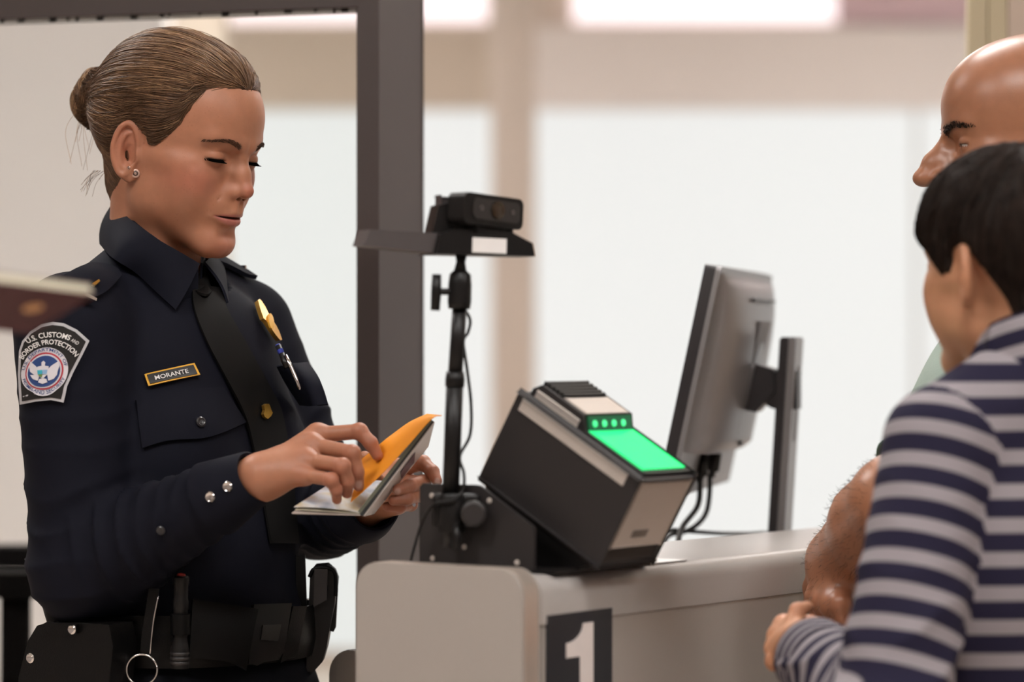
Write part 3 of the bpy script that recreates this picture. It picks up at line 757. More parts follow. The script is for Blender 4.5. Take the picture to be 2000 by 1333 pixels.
    qe = (qe @ R.T)/es
    tl = math.radians(12); c, s_ = math.cos(tl), math.sin(tl)
    qe = np.stack([qe[:, 0], c*qe[:, 1]+s_*qe[:, 2], -s_*qe[:, 1]+c*qe[:, 2]], 1)
    near = nrm(qe) < .06
    e = np.full(len(q), 1.0); 
    if near.any(): e[near] = ear_sdf(qe[near])*es
    d = smin(d, e, .004)
    return d

def gauss(q, c, s): 
    r = (q-np.asarray(c))/np.asarray(s); return np.exp(-(r*r).sum(1))
def head_color(q, base, h):
    al = np.abs(q[:, 0]); q2 = np.stack([al, q[:, 1], q[:, 2]], 1); col = np.tile(np.array(base), (len(q), 1))
    def mixc(w, c, a=1.0):
        nonlocal col
        w = np.clip(w*a, 0, 1)[:, None]; col = col*(1-w)+np.array(c)*w
    red = h.get('red', (0.50, 0.16, 0.11))
    mixc(gauss(q2, (.046, .060, -.012), (.022, .03, .018)), red, .55*h.get('blush', 1))
    mixc(gauss(q2, (0, .120, -.012), (.014, .014, .012)), red, .40*h.get('blush', 1))
    mixc(gauss(q2, (.0735, -.015, .012), (.02, .02, .026)), red, .35)
    mixc(gauss(q2, (0, .095, -.082), (.022, .02, .016)), red, .25*h.get('blush', 1))
    # lips
    lipc = h.get('lipcol', (0.40, 0.13, 0.11))
    zl = -.0470; wl = np.clip(1-(al/.0270)**2, 0, 1)**.7
    top = zl+.0058*wl; bot = zl-.0100*wl
    w = np.clip((top-q[:, 2])/.0012, 0, 1)*np.clip((q[:, 2]-bot)/.0016, 0, 1)*(q[:, 1] > .080)*(al < .0270)
    mixc(w, lipc, .75)
    # eye: white, iris, dark lid margin
    ball = nrm(q2-np.array([.0340, .0752, .0175]))
    lo = h.get('lid', (.0075, .0105)); xx = (al-.0340)/.0150; arch = np.sqrt(np.clip(1-xx*xx, 0, 1))
    up = .0175-.0025+lo[0]*arch*.6; dn = .0175-.0025-lo[1]*arch*.35
    onb = (ball < .0131) & (q[:, 1] > .080) & (q[:, 2] < up+.0002) & (q[:, 2] > dn-.0002) & (np.abs(xx) < 1)
    mixc(onb*1.0, (.55, .50, .47))
    ir = nrm(q2-np.array([.0345, .0865, .0140]))
    mixc(onb*(ir < .0058), (.05, .03, .02))
    lo = h.get('lid', (.0075, .0105)); xx = (al-.0340)/.0150; arch = np.sqrt(np.clip(1-xx*xx, 0, 1))
    up = .0175-.0025+lo[0]*arch*.6
    w = np.exp(-((q[:, 2]-up-.0006)/.0010)**2)*(np.abs(xx) < 1.02)*(q[:, 1] > .078)*(ball < .0150)
    mixc(w, (.03, .018, .012), .9)
    dn = .0175-.0025-lo[1]*arch*.35
    w = np.exp(-((q[:, 2]-dn+.0004)/.0010)**2)*(np.abs(xx) < .95)*(q[:, 1] > .078)*(ball < .0150)
    mixc(w, (.12, .05, .035), .5)
    # brows
    bz = .0330+.0045*np.sin(np.clip((al-.013)/.042, 0, 1)*math.pi*.72)*1.6-.0035*np.clip((al-.030)/.02, 0, 1)
    th = .0042*(1-.72*np.clip((al-.015)/.040, 0, 1))*h.get('brow', 1.0)
    w = np.clip(1.3-np.abs(q[:, 2]-bz)/th, 0, 1)*np.clip((al-.012)/.003, 0, 1)*np.clip((.057-al)/.006, 0, 1)*(q[:, 1] > .05)
    mixc(w, h.get('browcol', (.055, .030, .018)), h.get('browa', .8))
    if h.get('stubble'):
        w = np.clip((-.018-q[:, 2])/.012, 0, 1)*(q[:, 1] > -.005)*np.clip((q[:, 2]+.12)/.02, 0, 1)
        mixc(w, (base[0]*.45, base[1]*.45, base[2]*.48), h['stubble'])
    return col
def build_head(fr, h, base, res=.0016, zcut=-.16):
    s = h.get('scale', 1.0)
    def f(p): return head_sdf(fr.loc(p)/s, h)*s
    c = fr.o+fr.M[2]*.0
    lo = c-np.array([.19, .19, .24]); hi = c+np.array([.19, .19, .19])
    def fc(p):
        q = fr.loc(p)/s
        return smax(head_sdf(q, h), zcut-q[:, 2], .004)*s
    V, Q = surface(fc, lo, hi, res, newton=1, slack=1.8)
    col = head_color(fr.loc(V)/s, base, h)
    return V, Q, col, f

FR_ = dict(i=(.0088, .0082, .0074, .0060), m=(.0090, .0084, .0075, .0061), r=(.0087, .0080, .0072, .0058), p=(.0078, .0070, .0062, .0052), t=(.0120, .0105, .0092, .0068))
def hand_sdf(p, J, sc=1.0):
    """J: dict wrist=(a,b,ra,rb) forearm piece, i/m/r/p = four joints each, t = four joints"""
    d = cone(p, *J['wrist'])
    w = np.asarray(J['wrist'][1])
    palm = None
    for kf, rr in (('i', .0125), ('m', .0125), ('r', .0118), ('p', .0108)):
        e = cone(p, w*.72+np.asarray(J[kf][0])*.28, J[kf][0], .0165*sc, rr*sc); palm = e if palm is None else smin(palm, e, .010*sc)
        e = cone(p, w, w*.72+np.asarray(J[kf][0])*.28, J['wrist'][3], .0165*sc); palm = smin(palm, e, .010*sc)
    d = smin(d, palm, .014*sc)
    fing = None
    for kf in 'imrp':
        e = chain(p, J[kf], [v*sc for v in FR_[kf]], .003*sc)
        e = smin(e, nrm(p-np.asarray(J[kf][1]))-(FR_[kf][1]+.0006)*sc, .003*sc)
        e = smin(e, nrm(p-np.asarray(J[kf][0]))-(FR_[kf][0]+.0022)*sc, .006*sc)
        fing = e if fing is None else smin(fing, e, .0012*sc)
    d = smin(d, fing, .006*sc)
    d = smin(d, chain(p, J['t'], [v*sc for v in FR_['t']], .004*sc), .009*sc)
    return d
def build_hand(J, base, red, sc=1.0, res=.0014, nails=()):
    pts = [np.asarray(x) for k in 'imrpt' for x in J[k]]+[np.asarray(J['wrist'][0]), np.asarray(J['wrist'][1])]
    pts = np.array(pts); lo = pts.min(0)-.05; hi = pts.max(0)+.05
    V, Q = surface(lambda p: hand_sdf(p, J, sc), lo, hi, res)
    col = np.tile(np.array(base), (len(V), 1))
    w = np.zeros(len(V))
    for k in 'imrp':
        for x in J[k]: w = np.maximum(w, np.exp(-(nrm(V-np.asarray(x))/(.011*sc))**2))
    w = np.maximum(w, np.exp(-(nrm(V-np.asarray(J['t'][2]))/(.012*sc))**2))
    col = col*(1-.45*w[:, None])+np.array(red)*.45*w[:, None]
    for c, ax, r1, r2, colr in nails:
        q = V-np.asarray(c); t = q @ np.asarray(ax); o = nrm(q-t[:, None]*np.asarray(ax))
        wn = np.clip(2.5-2.5*np.sqrt((t/r1)**2+(o/r2)**2), 0, 1)[:, None]
        col = col*(1-wn)+np.array(colr)*wn
    return V, Q, col
m_skin = attr_mat('skin', 0.45, spec=0.4, sss=0.12, freckle=0.22, bump=0.08, bscale=900)
m_skin2 = attr_mat('skin_olive', 0.36, spec=0.5, sss=0.10, bump=0.08, bscale=900)
m_skin3 = attr_mat('skin_child', 0.5, spec=0.35, sss=0.12)

# ------------------------------------------------------------------ placing things on a modelled surface
CAMP = np.array([0, 0, ZC])
def rays(pp, f, near=3.0, steps=48):
    """first surface point seen along each pixel's direction (closest approach where the ray just misses)"""
    pp = np.asarray(pp, float); d = np.stack([(pp[:, 0]-1000)/F, np.ones(len(pp)), -(pp[:, 1]-666.5)/F], 1)
    d /= nrm(d)[:, None]; p = CAMP+d*near; best = np.full(len(pp), 9.0); bp = p.copy()
    for _ in range(steps):
        v = f(p); b = v < best; best[b] = v[b]; bp[b] = p[b]
        p = p+d*np.clip(v, -.01, .2)[:, None]*.85
        p[p[:, 1] > 4.2] = bp[p[:, 1] > 4.2]
    return bp
def lift(f, pts, off):
    return pts+grad(f, pts, .002)*off
def decal_grid(name, f, top, bot, n, m, off, th, material, parent):
    """quad patch between two pixel polylines, laid on surface f"""
    a = catmull(np.array(top, float), n) if len(top) > 2 else np.linspace(top[0], top[1], n)
    b = catmull(np.array(bot, float), n) if len(bot) > 2 else np.linspace(bot[0], bot[1], n)
    t = np.linspace(0, 1, m)[None, :, None]
    g = a[:, None, :]*(1-t)+b[:, None, :]*t
    s = rays(g.reshape(-1, 2), f); s = lift(f, s, off).reshape(n, m, 3)
    return sheet(name, s, th, material, parent)
def decal_poly(name, f, poly, off, th, material, parent, sub=0):
    """pixel outline laid on surface f as a thin plate"""
    poly = np.array(poly, float)
    bm = bmesh.new(); bm.faces.new([bm.verts.new((x, y, 0)) for x, y in poly])
    bmesh.ops.triangulate(bm, faces=bm.faces)
    for _ in range(sub): bmesh.ops.subdivide_edges(bm, edges=bm.edges, cuts=1, use_grid_fill=True)
    bm.verts.ensure_lookup_table(); p2 = np.array([v.co[:2] for v in bm.verts])
    s = rays(p2, f); N = grad(f, s, .002)
    for v, q, nn in zip(bm.verts, s, N): v.co = Vector(q+nn*(off-th/2))
    bmesh.ops.recalc_face_normals(bm, faces=bm.faces)
    if sum((fc.normal @ Vector(CAMP)-fc.normal @ fc.calc_center_median()) for fc in bm.faces) < 0: bmesh.ops.reverse_faces(bm, faces=bm.faces)
    ext = bmesh.ops.extrude_face_region(bm, geom=bm.faces[:])
    idx = {v for v in ext['geom'] if isinstance(v, bmesh.types.BMVert)}
    idx = list(idx); q = np.array([v.co[:] for v in idx]); q = q+grad(f, q, .002)*th
    for v, c in zip(idx, q): v.co = Vector(c)
    return bm_link(name, bm, material, parent, True, 40)
def decal_text(name, f, V2, T, to_px, off, material, parent):
    pp = np.array([to_px(x, y) for x, y in V2]); s = lift(f, rays(pp, f), off)
    T = T.copy()
    nn = np.cross(s[T[:, 1]]-s[T[:, 0]], s[T[:, 2]]-s[T[:, 0]]); fl = ((CAMP-s[T[:, 0]])*nn).sum(1) < 0
    T[fl] = T[fl][:, ::-1]
    return link(name, mesh_np(name, s, T, False), material, parent)
def ring_lathe(name, fr, prof, material, parent, n=32, sx=1.0, sy=1.0):
    m = len(prof); V = []
    for i in range(n):
        t = 2*math.pi*i/n
        for r, h in prof: V.append(fr(r*math.cos(t)*sx, r*math.sin(t)*sy, h))
    V = np.array(V); i = np.arange(n)[:, None]; j = np.arange(m)[None, :]
    q = np.stack([i*m+j, ((i+1) % n)*m+j, ((i+1) % n)*m+(j+1) % m, i*m+(j+1) % m], -1).reshape(-1, 4)
    me = mesh_np(name, V, q)
    bm = bmesh.new(); bm.from_mesh(me); bmesh.ops.recalc_face_normals(bm, faces=bm.faces); bm.to_mesh(me); bm.free()
    try: me.set_sharp_from_angle(angle=math.radians(45))
    except Exception: pass
    return link(name, me, material, parent)
def axis_frame(o, d, hint=(0, 0, 1)):
    d = np.asarray(d, float); d = d/np.linalg.norm(d); x = np.cross(np.asarray(hint, float), d); x /= np.linalg.norm(x)
    return Fr(o, x, np.cross(d, x), d)

# ------------------------------------------------------------------ the officer
m_navy = mat('navy_uniform', (15, 16, 27), 0.8, spec=0.16, nscale=900, noise=0.25, bump=0.12, bscale=1800)
m_tie = mat('black_tie', (13, 12, 12), 0.65, spec=0.18, nscale=900, noise=0.2, bump=0.1, bscale=2000)
m_trous = mat('navy_trousers', (10, 11, 17), 0.85, spec=0.12, nscale=700, noise=0.2)
m_leath = mat('black_leather', (10, 9, 9), 0.34, spec=0.18, nscale=300, noise=0.2, bump=0.12, bscale=700)
m_gold = mat('gold_metal', (222, 170, 80), 0.3, metal=0.9, nscale=150, noise=0.15)
m_goldb = mat('gold_border', (214, 160, 50), 0.45, metal=0.3)
m_black = mat('black_enamel', (22, 19, 17), 0.4)
m_chrome = mat('chrome', (225, 220, 218), 0.15, metal=1.0, noise=0.02)
TF = frame_of((.819, -.574), 0, 0, (-.383, 3.52, 1.345))
SR = np.array([-.478, 3.392, 1.342]); ER = P(168, 1108, 3.385); WR = P(488, 938, 3.264)
SL = TF(.132, 0, -.003); EL = P(628, 1000, 3.62); WL = P(728, 988, 3.385)
def limb_fold(p, a, b, amp, lam, centre, width, seed):
    """creases winding round a limb, strongest at one place along it"""
    ax = (b-a)/np.linalg.norm(b-a); t = (p-a) @ ax; o = p-a-t[:, None]*ax
    x = np.cross(ax, np.array([.3, .8, .52])); x /= np.linalg.norm(x); y = np.cross(ax, x); ph = np.arctan2(o @ y, o @ x)
    w = np.sin(2*math.pi*t/lam+1.6*np.sin(ph+seed)+2.2*vnoise(p, 14, seed))
    env = .25+np.exp(-((t-centre*np.linalg.norm(b-a))/width)**2)
    return amp*env*(1-np.abs(w))**1.5*(.6+.4*vnoise(p, 22, seed+1))*np.clip(t/.05, 0, 1)
def shirt_sdf(p, folds=True):
    q = TF.loc(p); al = np.abs(q[:, 0]); q2 = np.stack([al, q[:, 1], q[:, 2]], 1)
    d = ell(q2, (0, .006, -.11), (.148, .102, .17))
    d = smin(d, ell(q2, (0, .016, -.045), (.128, .084, .10)), .03)
    d = smin(d, ell(q2, (.068, .060, -.150), (.070, .062, .080)), .035)
    d = smin(d, ell(q2, (0, .036, -.27), (.134, .102, .15)), .04)
    d = smin(d, ell(q2, (0, .046, -.345), (.142, .108, .085)), .03)
    d = smin(d, cone(q2, (0, -.034, .070), (.128, -.010, .006), .046, .050), .03)
    ar = np.minimum(1.0, 1.0)
    a1 = cone(p, SR, ER, .0635, .057); a2 = cone(p, ER, WR, .060, .0315)
    b1 = cone(p, SL, EL, .054, .050); b2 = cone(p, EL, WL, .052, .031)
    if folds:
        a1 = a1-limb_fold(p, SR, ER, .0065, .075, 1.0, .10, 3); a2 = a2-limb_fold(p, ER, WR, .0090, .055, .12, .10, 5)
        b1 = b1-limb_fold(p, SL, EL, .006, .07, .9, .10, 8); b2 = b2-limb_fold(p, EL, WL, .007, .06, .2, .1, 9)
        d = d-.0045*vnoise(np.stack([q[:, 0]*9+q[:, 2]*6, q[:, 1]*7, q[:, 2]*11-q[:, 0]*9], 1), 1.0, 4)*np.clip((-.02-q[:, 2])/.08, 0, 1)
    a2 = smax(a2, arm_cut(p, ER, WR), .003); b2 = smax(b2, arm_cut(p, EL, WL), .003)
    A = smin(a1, a2, .020); B = smin(b1, b2, .02)
    d = smin(d, A, .018); d = smin(d, B, .018)
    hole = np.maximum(nrm(np.stack([q[:, 0], q[:, 1]-.012], 1))-.052, .02-q[:, 2])
    d = smax(d, -hole, .008)
    return smax(d, -.352-q[:, 2], .006)
def arm_cut(p, E, W):
    ax = (W-E)/np.linalg.norm(W-E); return (p-W) @ ax+.036
def shirt_full(p):
    return shirt_sdf(p)
of = empty('person', TF(0, 0, -1.345), 'uniformed officer with a brown bun, black tie and shoulder patch reading a passport', 'person')
V, Q = surface(shirt_full, (-.72, 3.1, .95), (-.02, 3.85, 1.47), .0042)
shirt = link('shirt', mesh_np('shirt', V, Q), m_navy, of)
# head
OH = dict(scale=.98, lid=(.0016, .0050), nose=.91, naso=.0022, blush=1.6, part=.0011, ear=1.05, brow=.8, browa=.45, lip=.95, browcol=(.085, .045, .028))
HF = frame_of((math.sin(math.radians(60)), -math.cos(math.radians(60))), math.radians(15), 0, (-.380, 3.50, 1.536))
SK = (.40, .172, .098); SKR = (.42, .125, .085)
OH['red'] = SKR
hv, hq, hc, fhead = build_head(HF, OH, SK, res=.0016)
# hands
JR = dict(wrist=(P(452, 952, 3.280), P(514, 932, 3.262), .0235, .0205),
  i=[P(620, 850, 3.300), P(702, 843, 3.29), P(724, 866, 3.285), P(737, 890, 3.285)],
  m=[P(611, 870, 3.275), P(688, 886, 3.243), P(697, 922, 3.244), P(700, 949, 3.253)],
  r=[P(602, 900, 3.258), P(669, 911, 3.226), P(679, 941, 3.233), P(678, 964, 3.246)],
  p=[P(594, 928, 3.250), P(647, 938, 3.224), P(657, 958, 3.228), P(658, 976, 3.238)],
  t=[P(545, 918, 3.285), P(612, 905, 3.320), P(664, 896, 3.330), P(697, 894, 3.333)])
JL = dict(wrist=(P(716, 994, 3.405), P(756, 966, 3.39), .0205, .0185),
  i=[P(778, 918, 3.395), P(826, 905, 3.365), P(845, 922, 3.35), P(853, 940, 3.34)],
  m=[P(790, 943, 3.392), P(826, 944, 3.352), P(800, 950, 3.325), P(777, 957, 3.312)],
  r=[P(788, 965, 3.388), P(820, 966, 3.352), P(795, 975, 3.325), P(768, 978, 3.315)],
  p=[P(778, 983, 3.380), P(802, 986, 3.352), P(782, 991, 3.330), P(756, 990, 3.322)],
  t=[P(748, 975, 3.375), P(735, 945, 3.36), P(722, 920, 3.35), P(712, 893, 3.345)])
nail = (.55, .33, .27)
r_v, r_q, r_c = build_hand(JR, SK, SKR, .98, nails=[(P(700, 948, 3.245), np.array([.05, .1, -1.0])/1.01, .0075, .0055, nail)])
l_v, l_q, l_c = build_hand(JL, SK, SKR, .95, nails=[(P(776, 963, 3.306), np.array([-.3, -.1, -.9]), .006, .005, nail), (P(855, 941, 3.333), np.array([.3, 0, -.95]), .006, .005, nail)])
# what the clothes hide, so that the body is whole
def under(p):
    q = TF.loc(p); al = np.abs(q[:, 0]); q2 = np.stack([al, q[:, 1], q[:, 2]], 1)
    d = shirt_sdf(p, False)+.014
    d = smin(d, cone(q2, (.07, .04, -.42), (.085, .04, -.86), .075, .048), .03)
    d = smin(d, cone(q2, (.085, .04, -.86), (.09, .0, -1.27), .048, .036), .02)
    d = smin(d, cone(p, HF(0, -.01, -.10), TF(0, -.01, -.01), .045, .06), .03)
    return d
u_v, u_q = surface(under, (-.72, 3.1, .02), (-.02, 3.85, 1.47), .013)
bv, bq, bc = join_islands([(hv, hq, hc), (r_v, r_q, r_c), (l_v, l_q, l_c), (u_v, u_q, np.tile(np.array(SK), (len(u_v), 1)))])
me = mesh_np('body', bv, bq); set_col(me, bc); body_o = link('body', me, m_skin, of)
# trousers and shoes
def trousers_sdf(p):
    q = TF.loc(p); al = np.abs(q[:, 0]); q2 = np.stack([al, q[:, 1], q[:, 2]], 1)
    d = ell(q2, (0, .040, -.42), (.150, .118, .12))
    d = smin(d, cone(q2, (.072, .040, -.45), (.085, .04, -.86), .088, .066), .03)
    d = smin(d, cone(q2, (.085, .04, -.86), (.09, .0, -1.29), .066, .056), .02)
    d = d-.003*vnoise(q, 14, 2)
    return smax(smax(d, q[:, 2]+.325, .004), -1.315-q[:, 2], .004)
V, Q = surface(trousers_sdf, (-.66, 3.2, .02), (-.05, 3.85, 1.04), .009)
link('trousers', mesh_np('trousers', V, Q), m_trous, of)
for sx in (-1, 1):
    def shoe(p):
        q = TF.loc(p)-np.array([.09*sx, 0, -1.345])
        d = smin(ell(q, (0, .07, .03), (.045, .12, .045)), ell(q, (0, -.02, .05), (.042, .06, .07)), .03)
        return smax(d, -q[:, 2]+.001, .003)
    V, Q = surface(shoe, TF(.09*sx, .04, -1.3)-.2, TF(.09*sx, .04, -1.3)+.2, .006)
    link('shoe', mesh_np('shoe', V, Q), m_leath, of)

# ---- hair drawn back into a bun
HL_AZ = np.array([0, 8, 23, 38, 48, 54, 62, 71, 78, 86, 101, 113, 128, 150, 180.]); HL_U = np.array([.0965, .0965, .098, .091, .070, .048, .030, .012, .012, .030, .030, -.012, -.045, -.065, -.072])
def hair_mask(q):
    az = np.degrees(np.arctan2(np.abs(q[:, 0]), q[:, 1])); return q[:, 2]-np.interp(az, HL_AZ, HL_U)
def skull(q):
    q2 = np.stack([np.abs(q[:, 0]), q[:, 1], q[:, 2]], 1)
    d = ell(q2, (0, -.010, .050), (.0745, .0955, .082))
    d = smin(d, ell(q2, (0, .034, .056), (.0625, .0635, .060)), .03)
    d = smin(d, ell(q2, (0, .030, -.005), (.0590, .0590, .075)), .03)
    return smin(d, cone(q, (0, -.018, -.040), (0, .012, -.175), .0480, .0500), .016)
BUN = np.array([0.004, -.121, .036])
def hair_sdf(p):
    q = HF.loc(p)/.98; m = hair_mask(q)
    t = -.0030+.0120*np.clip(m/.040+.12, 0, 1)**.75+np.minimum(m+.004, 0)*1.2
    t = t+.004*gauss(q, (0, -.04, .13), (.07, .06, .04))
    d = skull(q)-t
    d = smin(d, cone(q, (0, -.092, .045), BUN, .030, .026), .02)
    g = q-BUN; ang = np.arctan2(g[:, 0], g[:, 2]); 
    b = ell(q, BUN+np.array([0, -.004, .006]), (.036, .024, .034))-.0022*np.sin(ang*3+g[:, 1]*160+nrm(g)*120)
    d = smin(d, b, .006)
    d = smin(d, cone(q, BUN+np.array([0, -.010, -.010]), BUN+np.array([0, -.026, -.012]), .016, .006), .010)
    return d*.98
V, Q = surface(hair_sdf, HF.o-.2, HF.o+.2, .0024)
m_hair = attr_mat('brown_hair', 0.45, spec=0.30, mottled=0.25)
me = mesh_np('hair', V, Q); set_col(me, np.tile(np.array([.098, .052, .030]), (len(V), 1))); hair = link('hair', me, m_hair, of)
def comb(starts, target_of, f, n, step, off):
    p = starts.copy(); out = [p.copy()]
    for _ in range(n-1):
        g = grad(f, p, .002); d = target_of(p)-p; dist = nrm(d)
        d = d-(d*g).sum(1)[:, None]*g; d /= nrm(d)[:, None]+1e-9
        p = p+d*np.minimum(step, dist*.5)[:, None]
        p = p-grad(f, p, .002)*(f(p)-off)[:, None]
        out.append(p.copy())
    return np.stack(out, 1)
rr = np.random.default_rng(5)
cand = V[rr.integers(0, len(V), 60000)]; qc = HF.loc(cand)/.98; mk = hair_mask(qc)
near = cand[(mk > .000) & (mk < .008) & (qc[:, 1] > -.10)]; inner = cand[(mk > .008) & (qc[:, 1] > -.088)]
starts = np.concatenate([near[rr.integers(0, len(near), 2300)], inner[rr.integers(0, len(inner), 4700)]])
offs = rr.uniform(-.0004, .0014, len(starts)); bunw = HF.pts(BUN*.98)
lat = HF.loc(starts)[:, 0]
tg = bunw+HF.M[0]*(lat*.12)[:, None]+HF.M[2]*rr.normal(0, .009, len(starts))[:, None]
polys = comb(starts, lambda p: tg, hair_sdf, 24, .0085, offs)
polys += np.cumsum(rr.normal(0, .00022, polys.shape), 1)
sv, sq = strands(polys, np.linspace(.00050, .00038, 24))
rnd = rr.uniform(0, 1, len(starts)); hi = (vnoise(starts*1.0, 42, 6)*.5+.5)
hi2 = vnoise(starts*np.array([1, 1, 2.2]), 26, 11)*.5+.5; w = np.clip(rnd*.42+hi*.42+hi2*.55-.22, 0, 1)
c0, c1, c2 = np.array([.052, .027, .014]), np.array([.150, .077, .040]), np.array([.37, .22, .115])
sc = np.where(w[:, None] < .6, c0+(c1-c0)*(w[:, None]/.6), c1+(c2-c1)*((w[:, None]-.6)/.4))
me = mesh_np('hair_strands', sv, sq); set_col(me, np.repeat(sc, 24*3, 0)); hs = link('hair_strands', me, m_hair, hair); hs['kind'] = 'stuff'
# strands wound round the bun, and stray wisps
ns = 700; a0 = rr.uniform(0, 2*math.pi, ns); tt = np.linspace(0, 1, 16)
rad_ = rr.uniform(.4, 1.0, ns)[:, None]; ph = a0[:, None]+tt[None]*rr.uniform(.8, 1.7, ns)[:, None]
dep = rr.uniform(-.024, .004, ns)[:, None]-.006*np.sin(tt*math.pi)[None]
bp_ = np.stack([BUN[0]+.040*rad_*np.sin(ph), BUN[1]+dep+0*ph, BUN[2]+.006+.040*rad_*np.cos(ph)], -1)
bp_ = HF.pts(bp_.reshape(-1, 3)*.98)
for _ in range(3): bp_ = bp_-grad(hair_sdf, bp_, .002)*(hair_sdf(bp_)-.0008)[:, None]
bp_ = bp_.reshape(ns, 16, 3)
wis = []
for i in range(38):
    k_ = i % 3
    if k_ == 0: a = HF.pts(np.array([rr.uniform(-.03, .02), -.125, .03])*.98); b = a+np.array([rr.uniform(-.02, .005), rr.uniform(-.02, .02), -rr.uniform(.02, .075)]); mid = (a+b)/2+np.array([rr.uniform(-.012, .004), 0, .006])
    elif k_ == 1: a = HF.pts(np.array([rr.uniform(-.045, -.01), -.075, -.035])*.98); b = a+np.array([rr.uniform(-.025, .0), rr.uniform(-.02, .02), -rr.uniform(.010, .03)]); mid = (a+b)/2+np.array([rr.uniform(-.004, .002), 0, .001])
    else: a = HF.pts(np.array([rr.uniform(-.05, .04), rr.uniform(-.06, .06), .128])*.98); b = a+np.array([rr.uniform(-.04, -.01), rr.uniform(-.01, .01), rr.uniform(-.006, .008)]); mid = (a+b)/2+np.array([0, 0, .005])
    wis.append(catmull(np.array([a, mid, b]), 16))
bw = np.concatenate([bp_, np.array(wis)]); sv, sq = strands(bw, np.concatenate([np.full((ns, 16), .0006), np.full((len(wis), 16), .00022)]))
w = rr.uniform(0, 1, len(bw)); sc = np.where(w[:, None] < .5, c0+(c1*1.1-c0)*(w[:, None]/.5), c1*1.1+(np.array([.42, .25, .12])-c1*1.1)*((w[:, None]-.5)/.5))
me = mesh_np('bun_strands', sv, sq); set_col(me, np.repeat(sc, 16*3, 0)); hs = link('bun_strands', me, m_hair, hair); hs['kind'] = 'stuff'
# lashes
la = []
for s_ in (-1, 1):
    for xx in np.linspace(-.90, .95, 44):
        arch = math.sqrt(1-xx*xx); z = .0175-.0025+.0016*arch*.6; x = .0340+xx*.0150
        y = .0752+math.sqrt(max(1e-6, .0138**2-(x-.0340)**2-(z-.0175)**2)) if (x-.0340)**2 < .0138**2 else .0772
        b0 = np.array([x*s_, y, z]); dr = np.array([xx*.4*s_, .9, -.55]); dr /= np.linalg.norm(dr)
        la.append(HF.pts(np.array([b0, b0+dr*.004, b0+dr*.0072+np.array([0, 0, .0014])])*.98))
sv, sq = strands(np.array(la), np.array([.0007, .0005, .00015]))
lo_ = link('eyelashes', mesh_np('eyelashes', sv, sq), mat('lash_black', (10, 8, 7), 0.9, spec=0.0), body_o); lo_['kind'] = 'stuff'
# brow hairs
br_ = []
for s_ in (-1, 1):
    for k_ in range(330):
        al = rr.uniform(.014, .054); u_ = np.clip((al-.013)/.042, 0, 1)
        bz = .0330+.0045*math.sin(u_*math.pi*.72)*1.6-.0035*np.clip((al-.030)/.02, 0, 1)
        th = .0034*(1-.72*np.clip((al-.015)/.040, 0, 1)); z = bz+rr.uniform(-1, 1)*th
        br_.append((al*s_, z, s_, u_))
b0 = HF.pts(np.array([[b[0], .12, b[1]] for b in br_])*.98); b0 = onto(fhead, b0, -HF.M[1], back=0.0, steps=40)
dirs = np.array([HF.M[0]*b[2]*.8+HF.M[2]*(.45-.9*b[3]) for b in br_]); g = grad(fhead, b0, .001)
pl_ = np.stack([b0-g*.0004, b0+dirs*.0025+g*.0006, b0+dirs*.005+g*.0001], 1)
sv, sq = strands(pl_, np.array([.00020, .00018, .00007])); lo_ = link('eyebrows', mesh_np('eyebrows', sv, sq), mat('brow_brown', (74, 52, 40), 0.7, spec=0.1), body_o); lo_['kind'] = 'stuff'
# earrings
for (px, py), r_ in (((265, 339), .0048), ((252, 328), .0019)):
    s0 = rays([(px, py)], fhead)[0]; nn = grad(fhead, s0[None], .001)[0]; nn = nn*.4+np.array([-.35, -.94, 0])*.6; fr = axis_frame(s0, nn)
    lathe('earring_stone', Fr(fr(0, 0, .0010), *fr.M), [(r_*.62, 0), (r_*.5, .0004), (r_*.2, .0006)], mat('dark_stone', (70, 52, 46), 0.2), body_o, n=16)
    e = lathe('earring', fr, [(r_, -.001), (r_, .0012), (r_*.72, .0016), (r_*.68, .0010), (r_*.30, .0010), (r_*.28, .0020), (r_*.1, .0022)], mat('rose_metal', (205, 172, 158), 0.3, metal=0.7), body_o, n=20)

# ---- collar, tie, pockets, badges
m_navy2 = m_navy
def sh1(px, py, off=.0): return lift(shirt_sdf, rays([(px, py)], shirt_sdf), off)[0]
top = [P(389, 516, 3.445), P(352, 494, 3.430), P(305, 466, 3.428), P(262, 436, 3.455), P(232, 408, 3.51), P(222, 398, 3.57), P(255, 400, 3.62), P(330, 425, 3.625), P(390, 468, 3.58), P(408, 500, 3.52), P(400, 514, 3.48)]
bot = [sh1(341, 612, .006), sh1(306, 580, .006), sh1(264, 540, .005), P(224, 507, 3.425), P(201, 482, 3.50), P(199, 474, 3.58), P(230, 470, 3.66), P(330, 480, 3.68), P(425, 510, 3.62), P(440, 552, 3.54), sh1(438, 598, .006)]
a = catmull(np.array(top), 56); b = catmull(np.array(bot), 56); t = np.linspace(0, 1, 9)[None, :, None]
G = a[:, None]*(1-t)+b[:, None]*t
mid = np.stack([.0*a[:, 0], 0*a[:, 0], 0*a[:, 0]+1], 1); cen = np.array([-.395, 3.53, 0]); outv = (a+b)/2-cen; outv[:, 2] = 0; outv /= nrm(outv)[:, None]
G = G+outv[:, None]*(np.sin(t*math.pi)*.006)
sheet('collar', G, .0028, m_navy2, of)
ins = catmull(np.array(top), 56)-outv*.005; inb = ins+np.array([0, 0, -.05])-outv*.002
sheet('collar_stand', np.stack([ins, inb], 1), .002, m_navy2, of)
left = [(372, 560), (376, 609), (400, 672), (439, 747), (472, 819), (492, 900), (508, 980), (522, 1062)]
